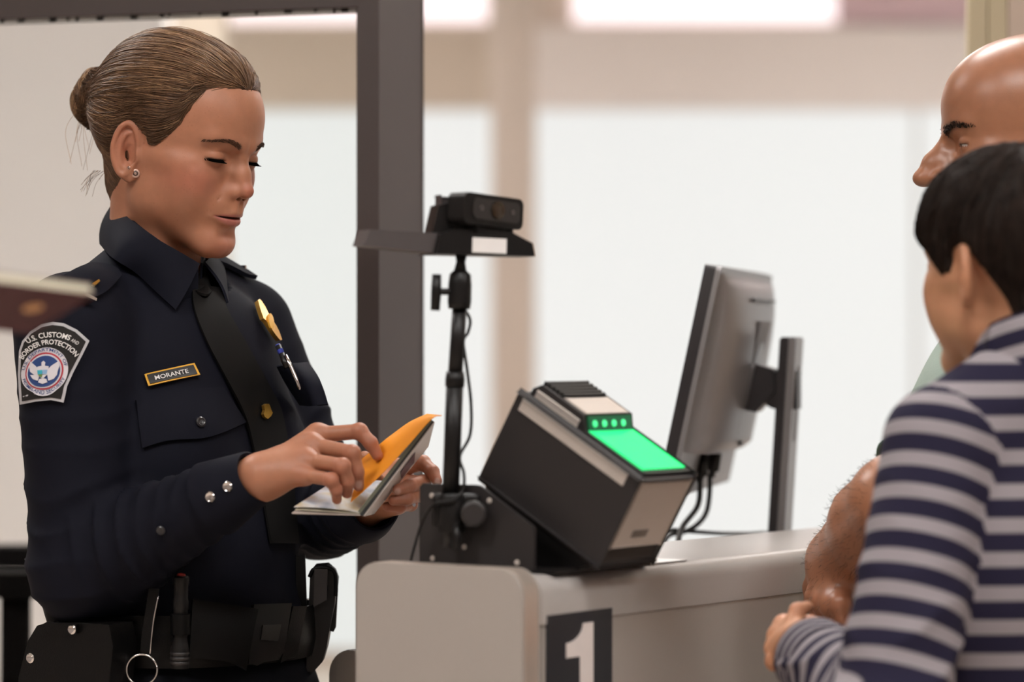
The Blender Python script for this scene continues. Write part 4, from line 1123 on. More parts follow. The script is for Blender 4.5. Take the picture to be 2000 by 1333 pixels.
right = [(424, 566), (439, 612), (466, 660), (520, 759), (544, 810), (558, 880), (568, 980), (574, 1062)]
tie = decal_grid('tie', shirt_sdf, left, right, 60, 9, .005, .003, m_tie, of)
kt = [sh1(x, y, .006) for x, y in ((377, 518), (386, 514), (395, 514), (404, 520))]; kb = [sh1(x, y, .006) for x, y in ((378, 578), (388, 584), (398, 585), (408, 578))]
a = catmull(np.array(kt), 12); b = catmull(np.array(kb), 12); t = np.linspace(0, 1, 10)[None, :, None]; u_ = np.linspace(0, 1, 12)[:, None, None]
G = a[:, None]*(1-t)+b[:, None]*t; G = G+np.array([.45, -.85, .1])*(np.sin(u_*math.pi)*(.5+.5*np.sin(t*math.pi))*.013)
sheet('tie_knot', G, .003, m_tie, of)
ts = [(498, 793), (503, 790), (508, 791), (511, 797), (513, 803), (517, 811), (514, 818), (508, 823), (501, 818), (498, 811), (500, 803)]
decal_poly('tie_pin', shirt_sdf, ts, .011, .004, m_gold, of)
fl = decal_grid('pocket_flap', shirt_sdf, [(262, 784), (320, 773), (375, 764), (430, 757)], [(280, 876), (330, 862), (392, 858), (432, 846), (474, 826)], 24, 10, .0035, .003, m_navy2, of)
def snap(px, py, off, r_, par, f=shirt_sdf, mm=None):
    s0 = lift(f, rays([(px, py)], f), off)[0]; nn = grad(f, s0[None], .002)[0]
    return lathe('button', axis_frame(s0, nn), [(r_, 0), (r_, .0016), (r_*.75, .0026), (r_*.5, .0018), (r_*.2, .0018)], mm or m_black, par, n=18)
snap(387, 828, .006, .0058, of, mm=mat('dark_button', (40, 38, 40), 0.3))
g1 = np.array([[sh1(535, 716, .004), P(568, 712, 3.50), P(602, 710, 3.53)], [sh1(550, 752, .006), P(590, 748, 3.485), P(626, 746, 3.48)], [sh1(576, 796, .007), P(610, 793, 3.475), P(641, 791, 3.465)]])
gg = np.stack([catmull(g1[:, j], 12) for j in range(3)], 1); gg = np.stack([catmull(gg[i], 12) for i in range(12)], 0)
sheet('pocket_flap', gg, .003, m_navy2, of)
tagq = [(280, 733), (375, 711), (386, 735), (290, 757)]
decal_grid('name_tag', shirt_sdf, [tagq[0], tagq[1]], [tagq[3], tagq[2]], 14, 5, .005, .003, m_goldb, of)
ti_ = [(286, 734.5), (372, 715), (380, 734), (293, 753)]
nt_ = decal_grid('name_plate', shirt_sdf, [ti_[0], ti_[1]], [ti_[3], ti_[2]], 14, 5, .0072, .001, m_black, of)
V2, T = text_flat('MORANTE', 1.0, .013)
wid = V2[:, 0].max()-V2[:, 0].min()
m_letter = mat('white_thread', (228, 224, 222), 0.6)
def np_px(x, y):
    s = 62.0/wid; ex = np.array([.973, -.222]); ey = np.array([-.30, -.953])
    return np.array([332.5, 739.5])+ex*x*s+ey*(y)*s*.98
o_ = decal_text('name_lettering', shirt_sdf, V2, T, np_px, .0092, m_letter, nt_)
bd = np.array([(500, 392), (512, 386), (525, 398), (545, 430), (560, 462), (585, 505), (612, 545), (632, 585), (648, 632), (636, 634), (612, 606), (590, 575), (568, 540), (548, 512), (534, 500), (520, 462)])/3.333+np.array([340, 480])
bdg = decal_poly('badge', shirt_sdf, bd, .008, .005, m_gold, of)
decal_poly('badge_seal', shirt_sdf, [(512+5*math.cos(t), 637+13*math.sin(t)+5*math.cos(t)) for t in np.linspace(0, 2*math.pi, 14, endpoint=False)], .0115, .002, m_goldb, bdg)
ep = decal_grid('epaulette', shirt_sdf, [(116, 556), (165, 531), (205, 529), (226, 536)], [(126, 588), (160, 592), (196, 581), (230, 549)], 20, 8, .007, .004, m_navy, of)
decal_poly('rank_bar', shirt_sdf, [(156, 583), (170, 588), (181, 594), (180, 598), (168, 593), (155, 588)], .012, .003, m_chrome, ep)
decal_poly('rank_pin', shirt_sdf, [(173, 570), (184, 563), (186, 566), (178, 573)], .012, .003, m_gold, ep)
e0 = onto(shirt_sdf, TF.pts(np.array([[x, y, .0] for x in np.linspace(.050, .120, 14) for y in (-.028, -.012, .006, .024)])), (0, 0, -1), back=-.0+.2, offset=.006).reshape(14, 4, 3)
ep2 = sheet('epaulette', e0, .005, m_navy, of)
box('rank_bar', Fr(e0[12, 2], TF.M[0], TF.M[1], Zv), (-.0012, -.014, -.001), (.0012, .006, .0035), m_chrome, ep2)
snap(422, 512, .004, .004, of, mm=m_chrome)

# ---- shoulder patch
m_silv = mat('silver_thread', (188, 186, 190), 0.7, nscale=1500, noise=0.15)
m_pblack = mat('patch_black', (24, 20, 19), 0.8, nscale=1200, noise=0.2)
m_pblue = mat('patch_blue', (38, 66, 122), 0.7); m_pred = mat('patch_red', (176, 50, 62), 0.7); m_pwhite = mat('patch_white', (216, 212, 218), 0.7, nscale=1500, noise=0.06)
m_pgreen = mat('patch_green', (110, 140, 70), 0.7); m_pteal = mat('patch_teal', (60, 170, 190), 0.7)
def c4(x, y): return np.array([x/6.06+20, y/6.06+600])
out = [(160, 1150), (140, 800), (150, 520), (185, 402), (270, 292), (395, 212), (520, 184), (645, 200), (785, 270), (922, 402), (850, 560), (745, 780), (680, 940), (640, 1130), (500, 1095), (330, 1112)]
inn = [(190, 1105), (172, 800), (180, 520), (210, 420), (288, 318), (405, 243), (520, 218), (635, 232), (765, 298), (882, 412), (820, 550), (714, 770), (650, 930), (614, 1086), (500, 1062), (335, 1076)]
sdfn = lambda p: shirt_sdf(p)
patch = decal_poly('shoulder_patch', sdfn, [c4(*p) for p in out], .004, .002, m_silv, of, sub=2)
decal_poly('patch_field', sdfn, [c4(*p) for p in inn], .0052, .001, m_pblack, patch, sub=2)
C0 = c4(440, 762); AX = np.array([[1.0, -.06], [0.10, 1.0]])
def seal(r, a): return C0+np.array([41.5*r*math.cos(a)+3*r*math.sin(a), -(46.5*r*math.sin(a)+1.5*r*math.cos(a))])
def disc(name, r, off, mm, n=36): return decal_poly(name, sdfn, [seal(r, t) for t in np.linspace(0, 2*math.pi, n, endpoint=False)], off, .0008, mm, patch, sub=1)
disc('seal_disc', 1.0, .0062, m_pwhite); disc('seal_ring', .80, .0066, m_pred); disc('seal_field', .735, .0072, m_pwhite); disc('seal_blue', .67, .0078, m_pblue)
def arc_text(name, s, fpos, size, span0, span1, mm, off, bold=.01):
    V2, T = text_flat(s, 1.0, bold); w = V2[:, 0].max()-V2[:, 0].min(); x0 = V2[:, 0].min()
    def to(x, y): return fpos(span0+(span1-span0)*((x-x0)/w), y*size)
    return decal_text(name, sdfn, V2, T, to, off, mm, patch)
cA = c4(510, 776); R1 = 71.0
def arcA(a, h): return cA+np.array([(R1+h)*math.sin(a), -(R1+h)*math.cos(a)*.93-3])
arc_text('patch_lettering', 'U.S. CUSTOMS', arcA, 15.5, -.62, .46, m_letter, .0064, .02)
arc_text('patch_lettering', 'AND', arcA, 10, .50, .70, m_letter, .0064, .01)
cB = c4(498, 770); R2 = 54.0
def arcB(a, h): return cB+np.array([(R2+h)*math.sin(a)*.97, -(R2+h)*math.cos(a)])
arc_text('patch_lettering', 'BORDER PROTECTION', arcB, 13.5, -1.10, .99, m_letter, .0070, .02)
def ringT(a, h): return seal(.855+h/46.0, math.pi/2-a)
arc_text('seal_lettering', 'U.S. DEPARTMENT OF', ringT, 8.0, -1.45, 1.35, m_pblue, .0068)
def ringB(a, h): return seal(.955-h/46.0, -math.pi/2+a)
arc_text('seal_lettering', 'HOMELAND SECURITY', ringB, 8.0, -1.25, 1.25, m_pblue, .0068)
def dp(name, pts, off, mm): return decal_poly(name, sdfn, [c4(*p) for p in pts], off, .0007, mm, patch)
dp('eagle_wing', [(410, 760), (360, 700), (300, 640), (288, 690), (300, 760), (345, 800), (300, 800), (330, 850), (380, 870)], .0086, m_pwhite)
dp('eagle_wing', [(470, 750), (520, 690), (590, 640), (604, 690), (585, 760), (540, 800), (580, 800), (545, 850), (490, 870)], .0086, m_pwhite)
dp('eagle_body', [(375, 700), (420, 690), (418, 650), (436, 632), (456, 650), (452, 690), (492, 698), (486, 790), (430, 850), (378, 790)], .0090, m_pwhite)
dp('eagle_shield', [(378, 742), (428, 740), (428, 790), (384, 792)], .0094, m_pteal); dp('eagle_shield', [(384, 794), (428, 792), (426, 830), (400, 815)], .0094, m_pgreen)
dp('eagle_shield', [(432, 740), (482, 738), (474, 790), (432, 790)], .0094, mat('patch_sky', (140, 175, 210), 0.7))
dp('eagle_tail', [(395, 850), (430, 840), (468, 850), (480, 890), (430, 910), (385, 890)], .0086, m_pwhite)

# ---- cuffs and buttons
def cuff(E, W, r0, r1, name):
    ax = (W-E)/np.linalg.norm(W-E); fr = axis_frame(W-ax*.052, ax)
    return ring_lathe(name, fr, [(r0, 0), (r0+.003, .001), (r1+.003, .058), (r1+.001, .060), (r1-.002, .058), (r0-.003, .002)], m_navy2, of, 36)
c_r = cuff(ER, WR, .0385, .0265, 'cuff'); c_l = cuff(EL, WL, .038, .0265, 'cuff')
for px, py, sdf_r in ((445, 951, 1), (411, 971, 1)):
    ax = (WR-ER)/np.linalg.norm(WR-ER)
    fcu = lambda p: cone(p, WR-ax*.052, WR+ax*.006, .0415, .0295)
    s0 = rays([(px, py)], fcu)[0]; nn = grad(fcu, s0[None], .002)[0]
    lathe('button', axis_frame(s0, nn), [(.0056, -.001), (.0056, .0014), (.0045, .0028), (.003, .0020), (.0012, .0020)], m_chrome, of, n=18)
snap(315, 1036, .001, .005, of, mm=mat('dark_button', (40, 38, 40), 0.3))

# ---- duty belt
def waist(p): return np.minimum(shirt_sdf(p, False), trousers_sdf(p))
def around(z0, z1, off, n=72, m=4):
    an = np.linspace(0, 2*math.pi, n); zs = np.linspace(z0, z1, m); c = TF(0, .045, 0)
    d = np.stack([np.cos(an), np.sin(an), 0*an], 1); pts = []
    for z in zs:
        p0 = np.array([c[0], c[1], z])+d*.30; p = p0.copy()
        for _ in range(60): p = p-d*(np.clip(waist(p)-off, -.02, .05)*.8)[:, None]
        pts.append(p)
    G = np.stack(pts, 1); G = G.mean(1, keepdims=True)*.5+G*.5; G[:, :, 2] = zs[None]
    return G
G = around(.978, 1.034, .007); belt = sheet('duty_belt', G, .005, m_leath, of)
wb2 = lambda p: waist(p)-.010
bk = decal_grid('buckle', wb2, [(487, 1184), (558, 1182)], [(478, 1288), (541, 1290)], 8, 6, .006, .006, m_blk2, belt)
decal_grid('buckle_insert', wb2, [(502, 1224), (536, 1222)], [(498, 1250), (530, 1252)], 4, 4, .010, .002, m_black, belt)
decal_grid('belt_keeper', wb2, [(560, 1188), (586, 1188)], [(540, 1284), (566, 1286)], 4, 6, .006, .006, m_leath, belt)
decal_grid('belt_pouch', wb2, [(372, 1176), (430, 1186), (488, 1196)], [(366, 1280), (420, 1284), (468, 1290)], 10, 6, .010, .014, m_leath, belt)

# ------------------------------------------------------------------ things the officer carries
def px_prism(name, poly, Y0, Y1, material, parent, bev=.002, seg=2):
    """outline at its own distance, extruded to real thickness along the depth"""
    Ym = (Y0+Y1)/2; pts = [P(x, y, Ym) for x, y in poly]
    fr = Fr((0, 0, 0), (1, 0, 0), (0, 1, 0), (0, 0, 1))
    return prism(name, fr, [(p[0], p[2]) for p in pts], Y0, Y1, material, parent, axis=1, bev=bev, seg=seg)
hp = P(150, 1290, 3.40)
ho = empty('holster', hp, 'black leather pistol holster with a metal snap on the officer hip', 'holster')
def hip_y(x): return 3.428+(x-56)/206.0*(3.314-3.428)      # the holster lies slantwise along the hip
def hip_slab(name, poly, d0, d1, material, bev, seg=2):
    nv = np.array([-.50, -.866, 0]); bm = bmesh.new()
    r0 = [bm.verts.new(Vector(P(x, y, hip_y(x))+nv*d0)) for x, y in poly]; r1 = [bm.verts.new(Vector(P(x, y, hip_y(x))+nv*d1)) for x, y in poly]
    n = len(poly)
    for k in range(n): bm.faces.new((r0[k], r0[(k+1) % n], r1[(k+1) % n], r1[k]))
    bm.faces.new(r0[::-1]); bm.faces.new(r1)
    bmesh.ops.bevel(bm, geom=[e for e in bm.edges if e.calc_face_angle(0) > .5], offset=bev, segments=seg, affect='EDGES')
    return bm_link(name, bm, material, ho)
hip_slab('holster_body', [(96, 1220), (118, 1213), (175, 1214), (236, 1218), (244, 1260), (230, 1400), (215, 1560), (150, 1580), (80, 1480), (56, 1400), (60, 1320), (78, 1250)], -.021, .021, m_leath, .010, 3)
tube('grip', [P(120, 1228, 3.420), P(108, 1192, 3.446), P(96, 1150, 3.458), P(80, 1108, 3.464), P(64, 1082, 3.464)], [.013, .013, .0125, .012, .011], m_blk2, ho, 14)
hip_slab('strap', [(108, 1219), (120, 1212), (178, 1217), (178, 1234), (110, 1236)], .0205, .026, m_leath, .001)
for px, py in ((84, 1283), (171, 1226)):
    nv = np.array([-.50, -.866, 0]); lathe('snap', axis_frame(P(px, py, hip_y(px))+nv*(.0205 if py > 1250 else .0255), nv), [(.0055, 0), (.0055, .002), (.004, .0035), (.0015, .003)], m_chrome, ho, n=16)
fl_y = rays([(352, 1235)], lambda p: waist(p)-.02)[0][1]-.014
fl = empty('flashlight', P(352, 1300, fl_y), 'slim black flashlight with a red switch hanging upright on the duty belt', 'flashlight')
fx = axis_frame(P(351, 1306, fl_y), P(354, 1120, fl_y)-P(351, 1306, fl_y))
lathe('barrel', fx, [(.0098, 0), (.0102, .003), (.0102, .020), (.0085, .026), (.0078, .030), (.0078, .062), (.0085, .063), (.0085, .072), (.0078, .074), (.0078, .088), (.0086, .090), (.0086, .097), (.0070, .0985)], m_blk2, fl, n=24)
for z in (.004, .009, .014): ring_lathe('grip_ring', fx, [(.0100, z), (.0107, z+.001), (.0107, z+.0025), (.0100, z+.0035)], m_blk, fl, 24)
lathe('switch', Fr(fx(0, 0, .0985), *fx.M), [(.0048, 0), (.0045, .002), (.003, .003)], mat('red_rubber', (150, 36, 30), 0.5), fl, n=16)
ring_lathe('holder', fx, [(.0082, .036), (.0105, .036), (.0105, .058), (.0082, .058)], m_leath, fl, 24)
ky = fl_y+.004
kr = empty('key_ring', P(280, 1300, ky), 'thin steel key ring on a short leather belt strap', 'key ring')
G = np.stack([np.stack([P(x-9, y, ky-.0), P(x+11, y+1, ky-.0)]) for x, y in ((300, 1150), (294, 1190), (287, 1235), (283, 1274))])
sheet('strap', G, .003, m_leath, kr)
tube('strap_edge', [P(309, 1165, ky-.002), P(299, 1220, ky-.002), P(293, 1278, ky-.002)], .0009, m_chrome, kr, 6, n=12)
tube('ring', [P(277+30*math.cos(t), 1309+30*math.sin(t), ky-.002) for t in np.linspace(-.3, 2*math.pi-.3+.02, 40)], .0011, m_chrome, kr, 8)
po = empty('radio_pouch', P(620, 1200, 3.52), 'tall black moulded pouch with a spare clip at the officer belt', 'pouch')
px_prism('pouch_body', [(608, 1118), (616, 1104), (640, 1102), (654, 1114), (660, 1130), (656, 1178), (648, 1215), (640, 1262), (632, 1290), (616, 1308), (600, 1310)], 3.50, 3.545, m_blk2, po, bev=.006, seg=3)
px_prism('back_plate', [(578, 1085), (596, 1085), (600, 1200), (592, 1320), (580, 1322)], 3.505, 3.512, m_leath, po, bev=.001)
px_prism('insert', [(616, 1110), (642, 1110), (640, 1170), (614, 1184)], 3.494, 3.53, m_blk, po, bev=.003)
px_prism('clip', [(646, 1150), (660, 1150), (656, 1226), (652, 1234), (642, 1232), (645, 1200)], 3.515, 3.527, m_blk2, po, bev=.002)
tube('pouch_rim', [P(604, 1128, 3.498), P(614, 1112, 3.498), P(640, 1110, 3.498), P(655, 1122, 3.498), P(656, 1165, 3.498)], .0022, m_leath, po, 8, n=24)

# pen in the chest pocket
p0 = sh1(545, 672, .010); pen = empty('pen', p0, 'silver and blue ballpoint pen clipped in the breast pocket', 'pen')
def pp_(x, y, o=.010): return sh1(x, y, o)
A_ = P(543, 675, min(p0[1]-.004, 3.472)); B_ = P(580, 762, 3.462)
tube('barrel', [A_+(B_-A_)*t for t in (0.0, .30, .31, .5)], [.0035, .0035, .0042, .0042], m_black, pen, 14)
tube('clip', [A_+(B_-A_)*t+np.array([.004, -.004, 0]) for t in (.22, .45, .75, .97, 1.0)], [.0022, .0024, .0024, .0016, .0004], m_chrome, pen, 10)
tube('cap', [A_+(B_-A_)*t for t in (-.02, .0, .18)], [.0026, .0034, .0036], mat('pen_blue', (64, 78, 178), 0.3), pen, 14)

# ---- passport in the officer's hands
ppt = empty('passport', P(703, 1008, 3.26), 'open passport booklet held in both hands of the officer', 'passport')
m_pg = bpy.data.materials.new('printed_page'); m_pg.use_nodes = True
nt = m_pg.node_tree; b_ = nt.nodes['Principled BSDF']; b_.inputs['Roughness'].default_value = .55
tc = nt.nodes.new('ShaderNodeTexCoord'); nz = nt.nodes.new('ShaderNodeTexNoise'); nz.inputs['Scale'].default_value = 28; nz.inputs['Detail'].default_value = 2
cr_ = nt.nodes.new('ShaderNodeValToRGB'); cr_.color_ramp.elements[0].position = .35; cr_.color_ramp.elements[0].color = (*lin((150, 168, 190)), 1)
cr_.color_ramp.elements[1].position = .62; cr_.color_ramp.elements[1].color = (*lin((206, 192, 160)), 1)
e_ = cr_.color_ramp.elements.new(.48); e_.color = (*lin((222, 226, 232)), 1)
nt.links.new(tc.outputs['Object'], nz.inputs['Vector']); nt.links.new(nz.outputs['Fac'], cr_.inputs[0]); nt.links.new(cr_.outputs[0], b_.inputs['Base Color'])
m_cov = mat('passport_cover_pale', (192, 180, 172), 0.45, nscale=60, noise=0.08)
m_page = mat('cream_pages', (205, 198, 176), 0.7, nscale=40, noise=0.06)
m_pgreen2 = mat('grey_green_leaf', (112, 114, 98), 0.6); m_pdark = mat('dark_leaf', (52, 54, 54), 0.6)
def quad_sheet(name, c, th, mm, par, n=14, m=8, bend=None):
    """c = near0, near1, far1, far0 corners (world)"""
    c = [np.asarray(x) for x in c]; s = np.linspace(0, 1, n)[:, None, None]; t = np.linspace(0, 1, m)[None, :, None]
    G = (c[0]*(1-s)+c[1]*s)*(1-t)+(c[3]*(1-s)+c[2]*s)*t
    if bend is not None: G = G+bend(s, t)
    return sheet(name, G, th, mm, par)
S0 = P(703, 1007, 3.258)
quad_sheet('front_cover', [S0, P(570, 1003, 3.235), P(640, 962, 3.315), P(748, 955, 3.335)], .0016, m_cov, ppt)
quad_sheet('data_page', [P(702, 1002, 3.258), P(574, 991, 3.236), P(645, 945, 3.315), P(748, 940, 3.335)], .0006, m_pg, ppt, bend=lambda s, t: np.array([0, 0, .0018])*np.sin(s*math.pi))
quad_sheet('page', [P(703, 1004, 3.258), P(576, 996, 3.237), P(646, 950, 3.316), P(748, 944, 3.336)], .0006, m_page, ppt)
def leaf(o0, o1, f0, f1): return [P(703+o0, 1007+o0*.2, 3.258), P(848+o1, 824+o1*.6, 3.258), P(836+f1, 872, 3.338), P(730+f0, 1004, 3.338)]
quad_sheet('back_cover', leaf(8, 0, 0, 0), .0014, m_cov, ppt)
quad_sheet('page_block', leaf(2, -3, -3, -3), .0034, m_pdark, ppt)
quad_sheet('page_block', leaf(-5, -6, -6, -6), .0034, m_pgreen2, ppt)
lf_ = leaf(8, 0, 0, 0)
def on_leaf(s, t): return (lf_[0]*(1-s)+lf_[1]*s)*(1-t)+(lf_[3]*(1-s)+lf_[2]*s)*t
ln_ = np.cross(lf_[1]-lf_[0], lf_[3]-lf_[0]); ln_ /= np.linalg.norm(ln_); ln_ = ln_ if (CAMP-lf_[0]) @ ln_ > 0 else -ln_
quad_sheet('cover_patch', [on_leaf(.50, .22)+ln_*.0013, on_leaf(.72, .22)+ln_*.0013, on_leaf(.72, .80)+ln_*.0013, on_leaf(.50, .80)+ln_*.0013], .0004, mat('maroon_patch', (84, 52, 62), 0.5), ppt)  # plain dark maroon patch on the outer face of the back cover
env = empty('envelope_slip', P(690, 985, 3.26), 'bright orange folded paper slip tucked in the open passport', 'paper')
m_or = mat('orange_paper', (240, 150, 24), 0.6, nscale=30, noise=0.06)
nr = catmull(np.array([P(685, 982, 3.252), P(742, 930, 3.252), P(794, 874, 3.252), P(842, 820, 3.252), P(863, 812, 3.262)]), 30)
fr2 = catmull(np.array([P(706, 898, 3.325), P(738, 872, 3.328), P(768, 848, 3.33), P(800, 825, 3.33), P(834, 809, 3.325)]), 30)
t = np.linspace(0, 1, 12)[None, :, None]; G = nr[:, None]*(1-t)+fr2[:, None]*t
s_ = np.linspace(0, 1, 30)[:, None, None]
ridge = np.exp(-(((t-.72)/.16)**2))*np.exp(-(((s_-.36)/.14)**2))
G = G+np.array([-.35, -.5, .55])*(ridge*.010)
sheet('slip', G, .0006, m_or, env)
# wedding ring
ring_c = (JL['r'][1]*.35+JL['r'][0]*.65); rg_f = axis_frame(P(806, 968, 3.366), JL['r'][1]-JL['r'][0])
wr = empty('finger_ring', P(806, 975, 3.35), 'silver ring with a stone on the hand behind the passport', 'ring')
wr.parent = None
m_dia = mat('clear_stone', (235, 235, 240), 0.05, metal=0.6)
ring_lathe('band', rg_f, [(.0084, -.0012), (.0096, -.0012), (.0096, .0012), (.0084, .0012)], m_chrome, wr, 28)
lathe('stone', axis_frame(P(806, 984, 3.345), (0.1, -.6, -.8)), [(.0018, -.001), (.0036, .0018), (.0024, .0034)], m_dia, wr, n=8)

# ---- the maroon passport held out by someone beyond the frame
mp = empty('maroon_passport', P(40, 600, 2.5), 'closed maroon passport with a gold emblem held out in front of the officer', 'passport')
m_mar = mat('maroon_cover', (74, 30, 36), 0.5, nscale=200, noise=0.08)
e1 = np.array([-.693, -.714, .091]); e1 /= np.linalg.norm(e1); e2 = np.array([-.691, .625, -.359]); e2 = e2-e1*(e1 @ e2); e2 /= np.linalg.norm(e2)
e3 = np.cross(e1, e2); e3 = e3 if e3[2] > 0 else -e3
MP = Fr(P(186, 574, 2.5), e1, e2, e3)
prism('cover', MP, rrect(0, 0, .125, .088, .004, 4), -.0008, .0, m_mar, mp, axis=2)
prism('cover', MP, rrect(0, 0, .125, .088, .004, 4), .0072, .008, m_mar, mp, axis=2)
prism('page_block', MP, rrect(.0008, .0005, .124, .087, .004, 4), .0, .0072, m_page, mp, axis=2)
prism('emblem', MP, [(.034+.0085*math.cos(t), .038+.0085*math.sin(t)) for t in np.linspace(0, 2*math.pi, 16, endpoint=False)], -.0013, -.0007, mat('gold_stamp', (222, 170, 120), 0.45, metal=0.2), mp, axis=2)

# ------------------------------------------------------------------ striped jersey material
ms = bpy.data.materials.new('striped_jersey'); ms.use_nodes = True
nt = ms.node_tree; b_ = nt.nodes['Principled BSDF']; b_.inputs['Roughness'].default_value = .85; b_.inputs['Specular IOR Level'].default_value = .15
at = nt.nodes.new('ShaderNodeAttribute'); at.attribute_name = 'stripe'
fr_ = nt.nodes.new('ShaderNodeMath'); fr_.operation = 'FRACT'; nt.links.new(at.outputs['Fac'], fr_.inputs[0])
rp = nt.nodes.new('ShaderNodeValToRGB'); el = rp.color_ramp.elements
dk_, lt_ = (*lin((34, 31, 50)), 1), (*lin((140, 133, 137)), 1)
el[0].position = 0; el[0].color = dk_; el[1].position = 1; el[1].color = dk_
for p_, c_ in ((.52, dk_), (.55, lt_), (.965, lt_), (.995, dk_)):
    e_ = el.new(p_); e_.color = c_
nt.links.new(fr_.outputs[0], rp.inputs[0]); nt.links.new(rp.outputs[0], b_.inputs['Base Color'])
tcn = nt.nodes.new('ShaderNodeTexCoord'); nzn = nt.nodes.new('ShaderNodeTexNoise'); nzn.inputs['Scale'].default_value = 900
nt.links.new(tcn.outputs['Object'], nzn.inputs['Vector']); bpn = nt.nodes.new('ShaderNodeBump'); bpn.inputs['Strength'].default_value = .15; bpn.inputs['Distance'].default_value = .001
nt.links.new(nzn.outputs['Fac'], bpn.inputs['Height']); nt.links.new(bpn.outputs[0], b_.inputs['Normal'])

# ------------------------------------------------------------------ the boy
by = empty('person', (.5, 2.95, 0), 'dark haired child in a navy and grey striped top seen from behind', 'person')
PH = math.radians(32); bfd = (-math.sin(PH), math.cos(PH))
BH = frame_of(bfd, math.radians(4), 0, (.475, 2.95, 1.388))
BS = dict(scale=.93, jaw=.95, nose=.85, earflare=34, ear=.98, blush=.5, lip=.9, chin=-.004, red=(.46, .17, .10), neck=((0, -.020, -.040), (0, .000, -.19), .0430, .0430))
BSK = (.47, .225, .125)
v1, q1, c1_, fbh = build_head(BH, BS, BSK, res=.0026, zcut=-.17)
BF_ = frame_of((-.60, .80), 0, 0, (.490, 2.95, 1.238))
BSL = BF_(.120, 0, -.004); BEL = P(1738, 1395, 2.80); BWL = P(1588, 1285, 2.99)
BSR = BF_(-.128, 0, .0); BER = BF_(-.17, -.02, -.24); BWR = BF_(-.10, .17, -.26)
def jersey(p, folds=True):
    q = BF_.loc(p); q2 = np.stack([np.abs(q[:, 0]), q[:, 1], q[:, 2]], 1)
    d = ell(q2, (0, .0, -.13), (.148, .095, .20))
    d = smin(d, ell(q2, (0, .01, -.32), (.150, .105, .16)), .05)
    d = smin(d, cone(q2, (0, -.016, .058), (.118, 0, .0), .050, .046), .03)
    A = smin(cone(p, BSL, BEL, .052, .050), cone(p, BEL, BWL, .050, .037), .02)
    B = smin(cone(p, BSR, BER, .052, .048), cone(p, BER, BWR, .048, .036), .02)
    if folds:
        A = A-limb_fold(p, BSL, BEL, .006, .09, .9, .10, 21)
        d = d-.004*vnoise(np.stack([q[:, 0]*8, q[:, 1]*8, q[:, 2]*14+q[:, 0]*10], 1), 1.0, 23)
    d = smin(d, A, .012); d = smin(d, B, .012)
    ax = (BWL-BEL)/np.linalg.norm(BWL-BEL); d = smax(d, np.minimum((p-BWL) @ ax-.0, .05-nrm(p-BWL)+.02), .004)
    return smax(d, -.42-q[:, 2], .006)
V, Q = surface(jersey, (.15, 2.55, .80), (.86, 3.3, 1.36), .0045)
q = BF_.loc(V); PER = .0308
def along(p, a, b): return ((p-a) @ (b-a))/np.linalg.norm(b-a)
dA1 = cone(V, BSL, BEL, .052, .050); dA2 = cone(V, BEL, BWL, .050, .037)
dB = np.minimum(cone(V, BSR, BER, .052, .048), cone(V, BER, BWR, .048, .036))
q2 = np.stack([np.abs(q[:, 0]), q[:, 1], q[:, 2]], 1)
dT = np.minimum(ell(q2, (0, .0, -.13), (.148, .095, .20)), np.minimum(ell(q2, (0, .01, -.32), (.150, .105, .16)), cone(q2, (0, -.01, .055), (.118, 0, .0), .046, .046)))
st_ = -q[:, 2]/PER+.30
s1 = along(V, BSL, BEL)/PER+.75; s2 = (np.linalg.norm(BEL-BSL)+along(V, BEL, BWL))/PER+.75
isA = (np.minimum(dA1, dA2) < dT-.001); wA = np.clip((dA1-dA2)/.03+.5, 0, 1); wA = wA*wA*(3-2*wA); st_ = np.where(isA, s1*(1-wA)+s2*wA, st_)
me = mesh_np('striped_top', V, Q); set_float(me, st_+100, 'stripe'); link('striped_top', me, ms, by)
# standing collar
cz = BF_(0, -.008, .078); ang = np.linspace(0, 2*math.pi, 40); G = []; sv_ = []
for r_, z in ((.072, -.050), (.065, .0), (.062, .022), (.058, .030), (.053, .024), (.052, .0)):
    G.append([cz+BF_.M[0]*r_*math.cos(t)+BF_.M[1]*r_*1.0*math.sin(t)+np.array([0, 0, z-.020*math.sin(t)]) for t in ang]); sv_.append(z)
G = np.array(G); Vg, fg = sheet_arr(G, .003); me = mesh_np('collar', Vg, fg); zz = np.repeat(np.array(sv_), 40); set_float(me, np.concatenate([zz, zz])/.026+100.95, 'stripe'); link('collar', me, ms, by)
# cuff
ax = (BWL-BEL)/np.linalg.norm(BWL-BEL); fr = axis_frame(BWL-ax*.045, ax)
cf = ring_lathe('cuff', fr, [(.0385, 0), (.0425, .002), (.040, .045), (.0375, .048), (.033, .046), (.033, .0)], ms, by, 32)
set_float(cf.data, np.array([(fr.loc(np.array(v.co)[None])[0][2])/.016+100.4 for v in cf.data.vertices]), 'stripe')
